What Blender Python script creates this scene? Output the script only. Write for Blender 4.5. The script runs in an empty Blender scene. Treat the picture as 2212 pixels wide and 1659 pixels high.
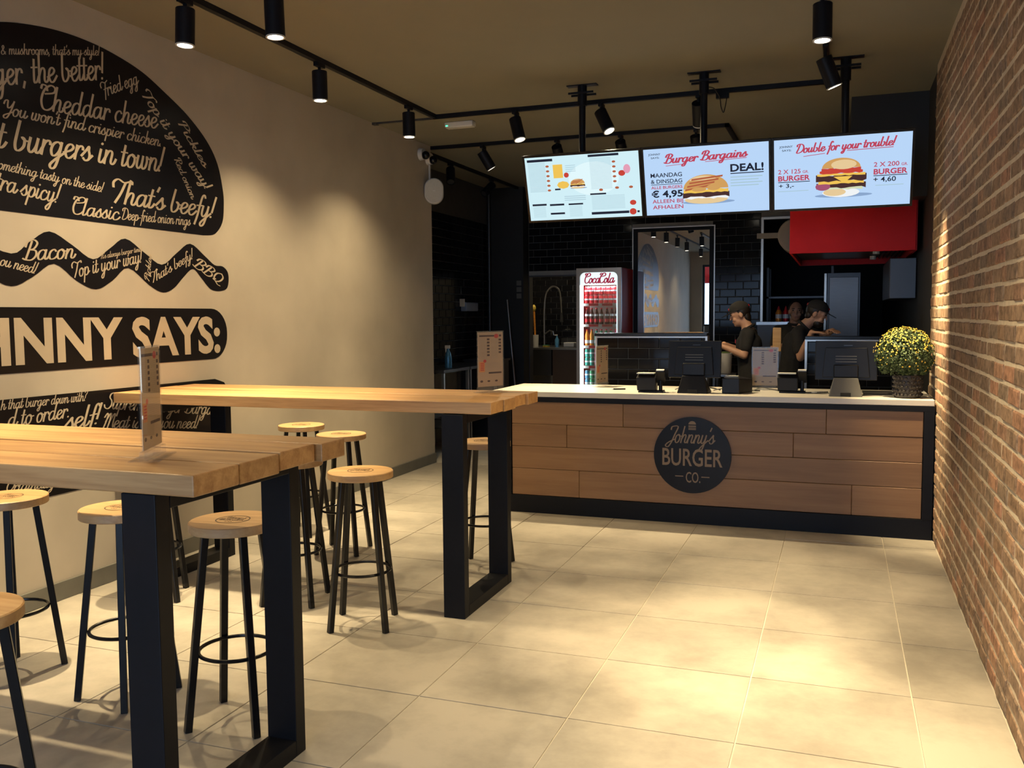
import bpy, bmesh, math, random
from mathutils import Vector, Matrix
random.seed(7)
S = bpy.context.scene
COL = S.collection
PI = math.pi

# ------------------------------------------------------------------ camera
YAW, PITCH, ROLL, FPX, CAMH = 0.347916, -0.075041, 0.008091, 1951.55, 1.57
_f = Vector((-math.sin(YAW)*math.cos(PITCH), math.cos(YAW)*math.cos(PITCH), math.sin(PITCH)))
_r = Vector((math.cos(YAW), math.sin(YAW), 0)); _d = _f.cross(_r)
_r2 = math.cos(ROLL)*_r + math.sin(ROLL)*_d; _d2 = -math.sin(ROLL)*_r + math.cos(ROLL)*_d
cd = bpy.data.cameras.new('camera'); cam = bpy.data.objects.new('camera', cd); COL.objects.link(cam)
cd.sensor_width = 36.0; cd.lens = FPX/2212*36.0; cd.clip_start = 0.05
cam.matrix_world = Matrix(((_r2.x, -_d2.x, -_f.x, 0), (_r2.y, -_d2.y, -_f.y, 0), (_r2.z, -_d2.z, -_f.z, CAMH), (0, 0, 0, 1)))
S.camera = cam

# ------------------------------------------------------------------ sky, exposure
w = bpy.data.worlds.new('sky'); S.world = w; w.use_nodes = True
bgn = w.node_tree.nodes['Background']; bgn.inputs[0].default_value = (0.50, 0.68, 1.0, 1); bgn.inputs[1].default_value = 6.0
S.view_settings.view_transform = 'Standard'; S.view_settings.look = 'None'
S.view_settings.gamma = 1.0; S.view_settings.use_curve_mapping = False
S.view_settings.exposure = 0.0
S.cycles.max_bounces = 8; S.cycles.diffuse_bounces = 4; S.cycles.glossy_bounces = 4
S.cycles.transparent_max_bounces = 12; S.cycles.sample_clamp_indirect = 6.0
S.cycles.caustics_reflective = False; S.cycles.caustics_refractive = False
portal = bpy.data.lights.new('window_portal', 'AREA'); portal.shape = 'RECTANGLE'; portal.size = 4.3; portal.size_y = 2.8
portal.cycles.is_portal = True
po = bpy.data.objects.new('window_portal', portal); po.location = (-1.6, -1.93, 1.6); po.rotation_euler = (math.radians(90), 0, 0); COL.objects.link(po)
WARM = (1.0, 0.78, 0.45)
SPOT_W = 400.0

# ------------------------------------------------------------------ materials
def newmat(name):
    m = bpy.data.materials.new(name); m.use_nodes = True
    nt = m.node_tree; b = nt.nodes['Principled BSDF']
    return m, nt, b
def mat(name, col, rough=0.5, metal=0.0, var=0.0, scale=8.0, bump=0.0, stretch=(1, 1, 1), spec=0.5, coat=0.0):
    m, nt, b = newmat(name)
    b.inputs['Roughness'].default_value = rough; b.inputs['Metallic'].default_value = metal
    b.inputs['Specular IOR Level'].default_value = spec; b.inputs['Coat Weight'].default_value = coat
    c = (col[0], col[1], col[2], 1)
    tc = nt.nodes.new('ShaderNodeTexCoord'); mp = nt.nodes.new('ShaderNodeMapping'); mp.inputs['Scale'].default_value = stretch
    nt.links.new(tc.outputs['Object'], mp.inputs[0])
    nz = nt.nodes.new('ShaderNodeTexNoise'); nz.inputs['Scale'].default_value = scale; nz.inputs['Detail'].default_value = 6
    nt.links.new(mp.outputs[0], nz.inputs[0])
    rp = nt.nodes.new('ShaderNodeValToRGB'); rp.color_ramp.elements[0].position = 0.3; rp.color_ramp.elements[1].position = 0.7
    v = max(var, 0.02)
    rp.color_ramp.elements[0].color = tuple(x*(1-v) for x in c[:3])+(1,); rp.color_ramp.elements[1].color = tuple(min(1, x*(1+v)) for x in c[:3])+(1,)
    nt.links.new(nz.outputs[0], rp.inputs[0]); nt.links.new(rp.outputs[0], b.inputs['Base Color'])
    if bump:
        bp = nt.nodes.new('ShaderNodeBump'); bp.inputs['Strength'].default_value = bump; bp.inputs['Distance'].default_value = 0.01
        nt.links.new(nz.outputs[0], bp.inputs['Height']); nt.links.new(bp.outputs[0], b.inputs['Normal'])
    return m
def emit(name, col, strength):
    m, nt, b = newmat(name)
    b.inputs['Base Color'].default_value = (0.02, 0.02, 0.02, 1); b.inputs['Emission Color'].default_value = (*col, 1); b.inputs['Emission Strength'].default_value = strength
    b.inputs['Specular IOR Level'].default_value = 0.1
    return m
def wood(name, ca, cb, axis=0, rough=0.45, grain=14.0, rnd=0.25):
    m, nt, b = newmat(name); N = nt.nodes; L = nt.links
    tc = N.new('ShaderNodeTexCoord'); oi = N.new('ShaderNodeObjectInfo'); gi = N.new('ShaderNodeNewGeometry')
    mp = N.new('ShaderNodeMapping'); sc = [grain]*3; sc[axis] = grain*0.06; mp.inputs['Scale'].default_value = sc
    ad = N.new('ShaderNodeVectorMath'); ad.operation = 'ADD'
    ml = N.new('ShaderNodeMath'); ml.operation = 'MULTIPLY'; ml.inputs[1].default_value = 37.0; L.new(oi.outputs['Random'], ml.inputs[0])
    L.new(tc.outputs['Object'], ad.inputs[0]); L.new(ml.outputs[0], ad.inputs[1]); L.new(ad.outputs[0], mp.inputs[0])
    n1 = N.new('ShaderNodeTexNoise'); n1.inputs['Scale'].default_value = 1.4; n1.inputs['Detail'].default_value = 7; n1.inputs['Distortion'].default_value = 0.6; L.new(mp.outputs[0], n1.inputs[0])
    n2 = N.new('ShaderNodeTexNoise'); n2.inputs['Scale'].default_value = 9; n2.inputs['Detail'].default_value = 3; L.new(mp.outputs[0], n2.inputs[0])
    mx = N.new('ShaderNodeMath'); mx.operation = 'MULTIPLY_ADD'; mx.inputs[1].default_value = 0.35; L.new(n2.outputs[0], mx.inputs[0]); L.new(n1.outputs[0], mx.inputs[2])
    rp = N.new('ShaderNodeValToRGB'); rp.color_ramp.elements[0].position = 0.45; rp.color_ramp.elements[1].position = 0.85
    rp.color_ramp.elements[0].color = (*cb, 1); rp.color_ramp.elements[1].color = (*ca, 1); L.new(mx.outputs[0], rp.inputs[0])
    hs = N.new('ShaderNodeHueSaturation'); L.new(rp.outputs[0], hs.inputs['Color'])
    vv = N.new('ShaderNodeMapRange'); vv.inputs[3].default_value = 1-rnd; vv.inputs[4].default_value = 1+rnd*0.6; L.new(oi.outputs['Random'], vv.inputs[0]); L.new(vv.outputs[0], hs.inputs['Value'])
    L.new(hs.outputs[0], b.inputs['Base Color']); b.inputs['Roughness'].default_value = rough
    bp = N.new('ShaderNodeBump'); bp.inputs['Strength'].default_value = 0.12; bp.inputs['Distance'].default_value = 0.003; L.new(mx.outputs[0], bp.inputs['Height']); L.new(bp.outputs[0], b.inputs['Normal'])
    return m
def rndmat(name, cols, rough, var_scale, bump=0.3, dark=0.4, spec=0.3):
    """colour picked per piece, with blotches; for bricks and floor tiles"""
    m, nt, b = newmat(name); N = nt.nodes; L = nt.links
    oi = N.new('ShaderNodeObjectInfo'); gi = N.new('ShaderNodeNewGeometry'); tc = N.new('ShaderNodeTexCoord')
    a = N.new('ShaderNodeMath'); a.operation = 'ADD'; L.new(oi.outputs['Random'], a.inputs[0]); L.new(gi.outputs['Random Per Island'], a.inputs[1])
    fr = N.new('ShaderNodeMath'); fr.operation = 'FRACT'; L.new(a.outputs[0], fr.inputs[0])
    rp = N.new('ShaderNodeValToRGB'); cr = rp.color_ramp
    while len(cr.elements) < len(cols): cr.elements.new(0.5)
    for i, c in enumerate(cols): cr.elements[i].position = i/(len(cols)-1); cr.elements[i].color = (*c, 1)
    L.new(fr.outputs[0], rp.inputs[0])
    n = N.new('ShaderNodeTexNoise'); n.inputs['Scale'].default_value = var_scale; n.inputs['Detail'].default_value = 6; n.inputs['Roughness'].default_value = 0.65
    gp = N.new('ShaderNodeVectorMath'); gp.operation = 'ADD'; L.new(gi.outputs['Position'], gp.inputs[0]); gp.inputs[1].default_value = (3.1, 0, 1.7); L.new(gp.outputs[0], n.inputs[0])
    mr = N.new('ShaderNodeMapRange'); mr.inputs[1].default_value = 0.32; mr.inputs[2].default_value = 0.62; mr.inputs[3].default_value = 1-dark; mr.inputs[4].default_value = 1.08; L.new(n.outputs[0], mr.inputs[0])
    mm = N.new('ShaderNodeVectorMath'); mm.operation = 'SCALE'; L.new(rp.outputs[0], mm.inputs[0]); L.new(mr.outputs[0], mm.inputs['Scale'])
    L.new(mm.outputs[0], b.inputs['Base Color']); b.inputs['Roughness'].default_value = rough; b.inputs['Specular IOR Level'].default_value = spec
    if bump:
        bp = N.new('ShaderNodeBump'); bp.inputs['Strength'].default_value = bump; bp.inputs['Distance'].default_value = 0.004; L.new(n.outputs[0], bp.inputs['Height']); L.new(bp.outputs[0], b.inputs['Normal'])
    return m
def glassmat(name, tint, refl, milky=0.0):
    m = bpy.data.materials.new(name); m.use_nodes = True; nt = m.node_tree; N = nt.nodes; L = nt.links
    N.remove(N['Principled BSDF']); out = N['Material Output']
    tr = N.new('ShaderNodeBsdfTransparent'); tr.inputs[0].default_value = (*tint, 1)
    gl = N.new('ShaderNodeBsdfGlossy'); gl.inputs['Roughness'].default_value = 0.01
    lw = N.new('ShaderNodeLayerWeight'); fr = N.new('ShaderNodeMath'); fr.operation = 'POWER'; fr.inputs[1].default_value = 5.0; L.new(lw.outputs['Facing'], fr.inputs[0])
    ad = N.new('ShaderNodeMath'); ad.operation = 'MULTIPLY_ADD'; ad.inputs[1].default_value = 0.5; ad.inputs[2].default_value = 0.03+refl; L.new(fr.outputs[0], ad.inputs[0])
    mx = N.new('ShaderNodeMixShader'); L.new(ad.outputs[0], mx.inputs[0]); L.new(tr.outputs[0], mx.inputs[1]); L.new(gl.outputs[0], mx.inputs[2]); L.new(mx.outputs[0], out.inputs[0])
    if milky:
        df = N.new('ShaderNodeBsdfTranslucent'); df.inputs[0].default_value = (.9, .9, .9, 1); d2 = N.new('ShaderNodeBsdfDiffuse'); d2.inputs[0].default_value = (.9, .9, .9, 1)
        m1 = N.new('ShaderNodeMixShader'); L.new(df.outputs[0], m1.inputs[1]); L.new(d2.outputs[0], m1.inputs[2])
        m2 = N.new('ShaderNodeMixShader'); m2.inputs[0].default_value = milky; L.new(mx.outputs[0], m2.inputs[1]); L.new(m1.outputs[0], m2.inputs[2]); L.new(m2.outputs[0], out.inputs[0])
    return m
M = {}
M['plaster'] = mat('beige_plaster', (0.42, 0.37, 0.295), 0.85, var=0.10, scale=1.6, bump=0.05)
M['ceiling'] = mat('olive_ceiling', (0.195, 0.18, 0.135), 0.9, var=0.03, scale=2)
M['skirting'] = mat('grey_skirting', (0.13, 0.125, 0.105), 0.5, var=0.1)
M['tilefloor'] = rndmat('concrete_tile', [(0.37, 0.335, 0.275), (0.41, 0.37, 0.305), (0.385, 0.35, 0.29)], 0.40, 2.2, 0.05, 0.32, 0.4)
M['grout'] = mat('floor_grout', (0.50, 0.45, 0.36), 0.8, var=0.1)
M['brick'] = rndmat('wall_brick', [(0.29, 0.185, 0.115), (0.35, 0.23, 0.145), (0.24, 0.165, 0.115), (0.39, 0.255, 0.16), (0.42, 0.225, 0.14), (0.27, 0.195, 0.135), (0.33, 0.22, 0.145)], 0.85, 24.0, 0.5, 0.6, 0.2)
M['mortar'] = mat('mortar', (0.60, 0.50, 0.36), 0.95, var=0.12, scale=20, bump=0.3)
M['blacktile'] = rndmat('black_glazed_tile', [(0.008, 0.008, 0.009), (0.012, 0.012, 0.014), (0.010, 0.009, 0.009)], 0.10, 6.0, 0.04, 0.2, 0.11)
M['tilegrout'] = mat('tile_grout', (0.30, 0.29, 0.265), 0.8, var=0.1)
M['darkpaint'] = mat('black_paint', (0.013, 0.013, 0.014), 0.7, var=0.1)
M['greypaint'] = mat('grey_paint', (0.055, 0.055, 0.055), 0.8, var=0.08)
M['blackmetal'] = mat('black_powder_coat', (0.007, 0.0075, 0.010), 0.45, var=0.08, scale=30, spec=.16)
M['blackgloss'] = mat('black_gloss', (0.007, 0.007, 0.008), 0.25, spec=.3)
M['rubber'] = mat('black_rubber', (0.012, 0.012, 0.012), 0.8)
M['oak'] = wood('oak_plank', (0.60, 0.35, 0.145), (0.36, 0.175, 0.06), 0, 0.42, 15, 0.28)
M['oakend'] = wood('oak_stool', (0.55, 0.35, 0.165), (0.42, 0.24, 0.10), 0, 0.45, 18, 0.12)
M['burn'] = mat('burnt_brand', (0.10, 0.055, 0.025), 0.7)
M['spruce'] = wood('counter_plank', (0.27, 0.146, 0.066), (0.205, 0.104, 0.044), 0, 0.5, 9, 0.10)
M['solid'] = mat('white_worktop', (0.62, 0.58, 0.51), 0.35, var=0.03)
M['vinyl'] = mat('black_vinyl', (0.007, 0.006, 0.007), 0.34, var=0.15, spec=.2)
M['cream'] = mat('cream_print', (0.42, 0.345, 0.25), 0.7, var=0.04)
M['creamcut'] = mat('tan_print', (0.22, 0.155, 0.10), 0.6)
M['white'] = mat('white_plastic', (0.62, 0.60, 0.56), 0.4)
M['greyspeaker'] = mat('grey_speaker', (0.52, 0.50, 0.44), 0.7, var=0.05, scale=60)
M['steel'] = mat('brushed_steel', (0.42, 0.415, 0.41), 0.28, 1.0, var=0.05, stretch=(1, 1, 14))
M['trim'] = mat('steel_trim', (0.50, 0.48, 0.45), 0.35, 0.9)
M['door_steel'] = mat('door_steel', (0.17, 0.165, 0.165), 0.4, 1.0, var=0.05, stretch=(1, 1, 14))
M['darksteel'] = mat('dark_steel', (0.085, 0.085, 0.09), 0.38, 0.7)
M['red'] = mat('red_enamel', (0.56, 0.012, 0.014), 0.45, var=0.03, spec=.15)
M['redtrim'] = mat('red_plastic', (0.50, 0.02, 0.03), 0.4)
M['paper'] = mat('beige_card', (0.50, 0.36, 0.225), 0.7, var=0.04)
M['ink'] = mat('dark_ink', (0.10, 0.06, 0.045), 0.7)
M['inkred'] = mat('red_ink', (0.55, 0.07, 0.06), 0.7)
M['inkorange'] = mat('orange_ink', (0.72, 0.30, 0.10), 0.7)
M['inkgrey'] = mat('grey_ink', (0.40, 0.31, 0.22), 0.7)
M['acrylic'] = glassmat('clear_acrylic', (0.98, 0.98, 0.98), -0.02, 0.035)
M['pane'] = glassmat('window_glass', (0.94, 0.96, 0.96), 0.02)
M['dark_plastic'] = mat('black_plastic', (0.010, 0.010, 0.012), 0.42, spec=.25)
M['grey_plastic'] = mat('grey_plastic', (0.12, 0.115, 0.10), 0.5)
M['skin'] = mat('skin', (0.52, 0.29, 0.19), 0.5, var=0.06, scale=14)
M['skinb'] = mat('skin_tan', (0.40, 0.21, 0.13), 0.5, var=0.06, scale=14)
M['shirt'] = mat('black_cotton', (0.018, 0.017, 0.017), 0.9, var=0.2, scale=30)
M['hair'] = mat('dark_hair', (0.014, 0.009, 0.007), 0.5, var=0.3, scale=60)
M['eye'] = mat('dark_eye', (0.02, 0.014, 0.01), 0.2)
M['lip'] = mat('lip', (0.34, 0.14, 0.11), 0.5)
M['leaf'] = mat('mum_leaf', (0.045, 0.075, 0.02), 0.6, var=0.35, scale=30)
M['petal'] = mat('yellow_petal', (0.62, 0.44, 0.06), 0.6, var=0.2, scale=40)
M['basket'] = mat('dark_basket', (0.022, 0.018, 0.016), 0.5, var=0.4, scale=50, bump=0.4)
M['lens'] = emit('lamp_lens', (1.0, 0.9, 0.72), 30.0)
M['mirror'] = None
# ------------------------------------------------------------------ mesh helpers
class MB:
    def __init__(s): s.v = []; s.f = []; s.mi = []
    def add(s, vs, fs, k=0):
        o = len(s.v); s.v += [tuple(p) for p in vs]; s.f += [tuple(i+o for i in f) for f in fs]; s.mi += [k]*len(fs); return s
    def box(s, x0, x1, y0, y1, z0, z1, k=0):
        return s.add([(x0, y0, z0), (x1, y0, z0), (x1, y1, z0), (x0, y1, z0), (x0, y0, z1), (x1, y0, z1), (x1, y1, z1), (x0, y1, z1)],
              [(0, 3, 2, 1), (4, 5, 6, 7), (0, 1, 5, 4), (1, 2, 6, 5), (2, 3, 7, 6), (3, 0, 4, 7)], k)
    def obox(s, c, ax, ay, az, k=0):
        c, ax, ay, az = map(Vector, (c, ax, ay, az))
        vs = [c+ax*i+ay*j+az*l for l in (-1, 1) for (i, j) in ((-1, -1), (1, -1), (1, 1), (-1, 1))]
        return s.add(vs, [(0, 3, 2, 1), (4, 5, 6, 7), (0, 1, 5, 4), (1, 2, 6, 5), (2, 3, 7, 6), (3, 0, 4, 7)], k)
    def cone(s, p0, p1, r0, r1, n=16, caps=True, k=0):
        p0, p1 = Vector(p0), Vector(p1); d = (p1-p0).normalized(); a = d.orthogonal().normalized(); b = d.cross(a)
        vs = [p0+(a*math.cos(2*PI*i/n)+b*math.sin(2*PI*i/n))*r0 for i in range(n)]+[p1+(a*math.cos(2*PI*i/n)+b*math.sin(2*PI*i/n))*r1 for i in range(n)]
        fs = [(i, (i+1) % n, n+(i+1) % n, n+i) for i in range(n)]
        if caps: fs += [tuple(range(n-1, -1, -1)), tuple(range(n, 2*n))]
        return s.add(vs, fs, k)
    def sqbar(s, p0, p1, w, k=0, up=(0, 0, 1), rot=0):
        p0, p1 = Vector(p0), Vector(p1); d = (p1-p0).normalized(); a = Vector((math.cos(rot), math.sin(rot), 0)); b = d.cross(a).normalized(); a = b.cross(d).normalized()
        h = w/2
        vs = [p+a*i*h+b*j*h for p in (p0, p1) for i, j in ((-1, -1), (1, -1), (1, 1), (-1, 1))]
        return s.add(vs, [(0, 3, 2, 1), (4, 5, 6, 7), (0, 1, 5, 4), (1, 2, 6, 5), (2, 3, 7, 6), (3, 0, 4, 7)], k)
    def tube(s, pts, r, n=8, closed=False, k=0):
        pts = [Vector(p) for p in pts]; m = len(pts); vs = []; prev = None
        for i, p in enumerate(pts):
            if closed: d = pts[(i+1) % m]-pts[i-1]
            else: d = pts[min(i+1, m-1)]-pts[max(i-1, 0)]
            d.normalize()
            a = d.orthogonal().normalized() if prev is None else (prev-d*prev.dot(d)).normalized()
            prev = a; b = d.cross(a)
            rr = r[i] if isinstance(r, (list, tuple)) else r
            vs += [p+(a*math.cos(2*PI*j/n)+b*math.sin(2*PI*j/n))*rr for j in range(n)]
        fs = []
        for i in range(m if closed else m-1):
            q = (i+1) % m
            fs += [(i*n+j, i*n+(j+1) % n, q*n+(j+1) % n, q*n+j) for j in range(n)]
        if not closed: fs += [tuple(range(n-1, -1, -1)), tuple((m-1)*n+j for j in range(n))]
        return s.add(vs, fs, k)
    def lathe(s, prof, c=(0, 0, 0), n=24, k=0, sx=1, sy=1):
        vs = []; fs = []; m = len(prof)
        for (r, z) in prof:
            for j in range(n): vs.append((c[0]+sx*r*math.cos(2*PI*j/n), c[1]+sy*r*math.sin(2*PI*j/n), c[2]+z))
        for i in range(m-1): fs += [(i*n+j, i*n+(j+1) % n, (i+1)*n+(j+1) % n, (i+1)*n+j) for j in range(n)]
        fs += [tuple(range(n-1, -1, -1)), tuple((m-1)*n+j for j in range(n))]
        return s.add(vs, fs, k)
    def ball(s, c, r, n=10, m=7, k=0):
        rx, ry, rz = (r, r, r) if not isinstance(r, (tuple, list)) else r
        vs = [(c[0], c[1], c[2]-rz)]
        for i in range(1, m):
            t = -PI/2+PI*i/m
            vs += [(c[0]+rx*math.cos(t)*math.cos(2*PI*j/n), c[1]+ry*math.cos(t)*math.sin(2*PI*j/n), c[2]+rz*math.sin(t)) for j in range(n)]
        vs.append((c[0], c[1], c[2]+rz)); fs = [(0, 1+(j+1) % n, 1+j) for j in range(n)]
        for i in range(m-2): fs += [(1+i*n+j, 1+i*n+(j+1) % n, 1+(i+1)*n+(j+1) % n, 1+(i+1)*n+j) for j in range(n)]
        t = 1+(m-2)*n; fs += [(t+j, t+(j+1) % n, len(vs)-1) for j in range(n)]
        return s.add(vs, fs, k)
    def prism(s, poly, o, ex, ey, h, k=0):
        """flat polygon (2-D list) extruded by vector h"""
        o, ex, ey, h = map(Vector, (o, ex, ey, h)); n = len(poly)
        a = [o+ex*x+ey*y for x, y in poly]; vs = a+[p+h for p in a]
        fs = [tuple(range(n-1, -1, -1)), tuple(range(n, 2*n))]+[(i, (i+1) % n, n+(i+1) % n, n+i) for i in range(n)]
        return s.add(vs, fs, k)
    def flat(s, polys, o, ex, ey, k=0):
        """list of (verts2d, faces) laid on a plane"""
        o, ex, ey = map(Vector, (o, ex, ey))
        nn = ex.cross(ey).normalized()
        for q, (vs, fs) in enumerate(polys): s.add([o+ex*x+ey*y+nn*((q % 12)*3e-5+(j*4e-6 if len(vs) < 200 else 0)) for j, (x, y) in enumerate(vs)], fs, k)
        return s
RM = {}
def link(o, parent=None):
    COL.objects.link(o)
    if parent is not None: o.parent = parent
    return o
def tag(o, label=None, cat=None, group=None, kind=None):
    if label: o['label'] = label
    if cat: o['category'] = cat
    if group: o['group'] = group
    if kind: o['kind'] = kind
    return o
def root(name, loc, label, cat, group=None, rotz=0):
    o = bpy.data.objects.new(name, None); o.empty_display_size = 0.1; o.location = loc; o.rotation_euler = (0, 0, rotz); COL.objects.link(o)
    RM[o.name] = Matrix.Translation(Vector(loc)) @ Matrix.Rotation(rotz, 4, 'Z')
    return tag(o, label, cat, group)
def mesh(name, b, mats, smooth=False):
    me = bpy.data.meshes.new(name); me.from_pydata(b.v, [], b.f)
    if not isinstance(mats, (list, tuple)): mats = [mats]
    for m in mats: me.materials.append(m)
    if len(mats) > 1: me.polygons.foreach_set('material_index', b.mi)
    if smooth: me.polygons.foreach_set('use_smooth', [True]*len(me.polygons))
    me.update(); return me
def top_of(o):
    while o.parent: o = o.parent
    return o
def build(name, b, mats, parent=None, origin=None, smooth=False, bevel=0.0, seg=2, auto=True):
    """vertices are given in world coordinates; parts are moved into their thing's frame"""
    if parent is not None:
        Mx = RM.get(top_of(parent).name, Matrix.Identity(4)); inv = Mx.inverted()
        b.v = [tuple(inv @ Vector(p)) for p in b.v]; off = None
    else:
        if origin is None:
            xs, ys, zs = zip(*b.v); origin = ((min(xs)+max(xs))/2, (min(ys)+max(ys))/2, min(zs))
        off = Vector(origin); b.v = [tuple(Vector(p)-off) for p in b.v]
    me = mesh(name, b, mats, smooth); o = bpy.data.objects.new(name, me); link(o, parent)
    if off is not None: o.location = off; RM[o.name] = Matrix.Translation(off)
    if bevel:
        md = o.modifiers.new('bevel', 'BEVEL'); md.width = bevel; md.segments = seg; md.limit_method = 'ANGLE'; md.angle_limit = math.radians(40)
    if smooth and auto:
        try: me.set_sharp_from_angle(angle=math.radians(40))
        except Exception: pass
    return o
def struct(name, b, m, **kw): return tag(build(name, b, m, **kw), kind='structure')
def dup(r, loc, rotz, label, group=None):
    c = r.copy(); COL.objects.link(c); c.location = loc; c.rotation_euler = (0, 0, rotz); c['label'] = label
    if group: c['group'] = group
    for ch in list(r.children):
        d = ch.copy(); COL.objects.link(d); d.parent = c
        for g in list(ch.children):
            e = g.copy(); COL.objects.link(e); e.parent = d
    return c
def rrect(w, h, r, n=6):
    p = []
    for cx, cy, a in ((w/2-r, h/2-r, 0), (-w/2+r, h/2-r, PI/2), (-w/2+r, -h/2+r, PI), (w/2-r, -h/2+r, 1.5*PI)):
        p += [(cx+r*math.cos(a+PI/2*i/n), cy+r*math.sin(a+PI/2*i/n)) for i in range(n+1)]
    return p
def rect(x0, x1, y0, y1): return ([(x0, y0), (x1, y0), (x1, y1), (x0, y1)], [(0, 1, 2, 3)])
def ell(cx, cy, rx, ry, n=20, a0=0, a1=2*PI):
    full = abs(a1-a0-2*PI) < 1e-6
    p = [(cx+rx*math.cos(a0+(a1-a0)*i/(n if full else n-1)), cy+ry*math.sin(a0+(a1-a0)*i/(n if full else n-1))) for i in range(n)]
    return (p, [tuple(range(n))])
def smoothline(pts, per=5, closed=False):
    out = []; n = len(pts)
    for i in range(n if closed else n-1):
        if closed: p = [pts[(i+j) % n] for j in (-1, 0, 1, 2)]
        else: p = [pts[max(i-1, 0)], pts[i], pts[i+1], pts[min(i+2, n-1)]]
        for q in range(per):
            t = q/per
            out.append(tuple(0.5*(2*p[1][k]+(p[2][k]-p[0][k])*t+(2*p[0][k]-5*p[1][k]+4*p[2][k]-p[3][k])*t*t+(3*p[1][k]-p[0][k]-3*p[2][k]+p[3][k])*t**3) for k in range(len(p[1]))))
    if not closed: out.append(tuple(pts[-1]))
    return out

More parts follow.
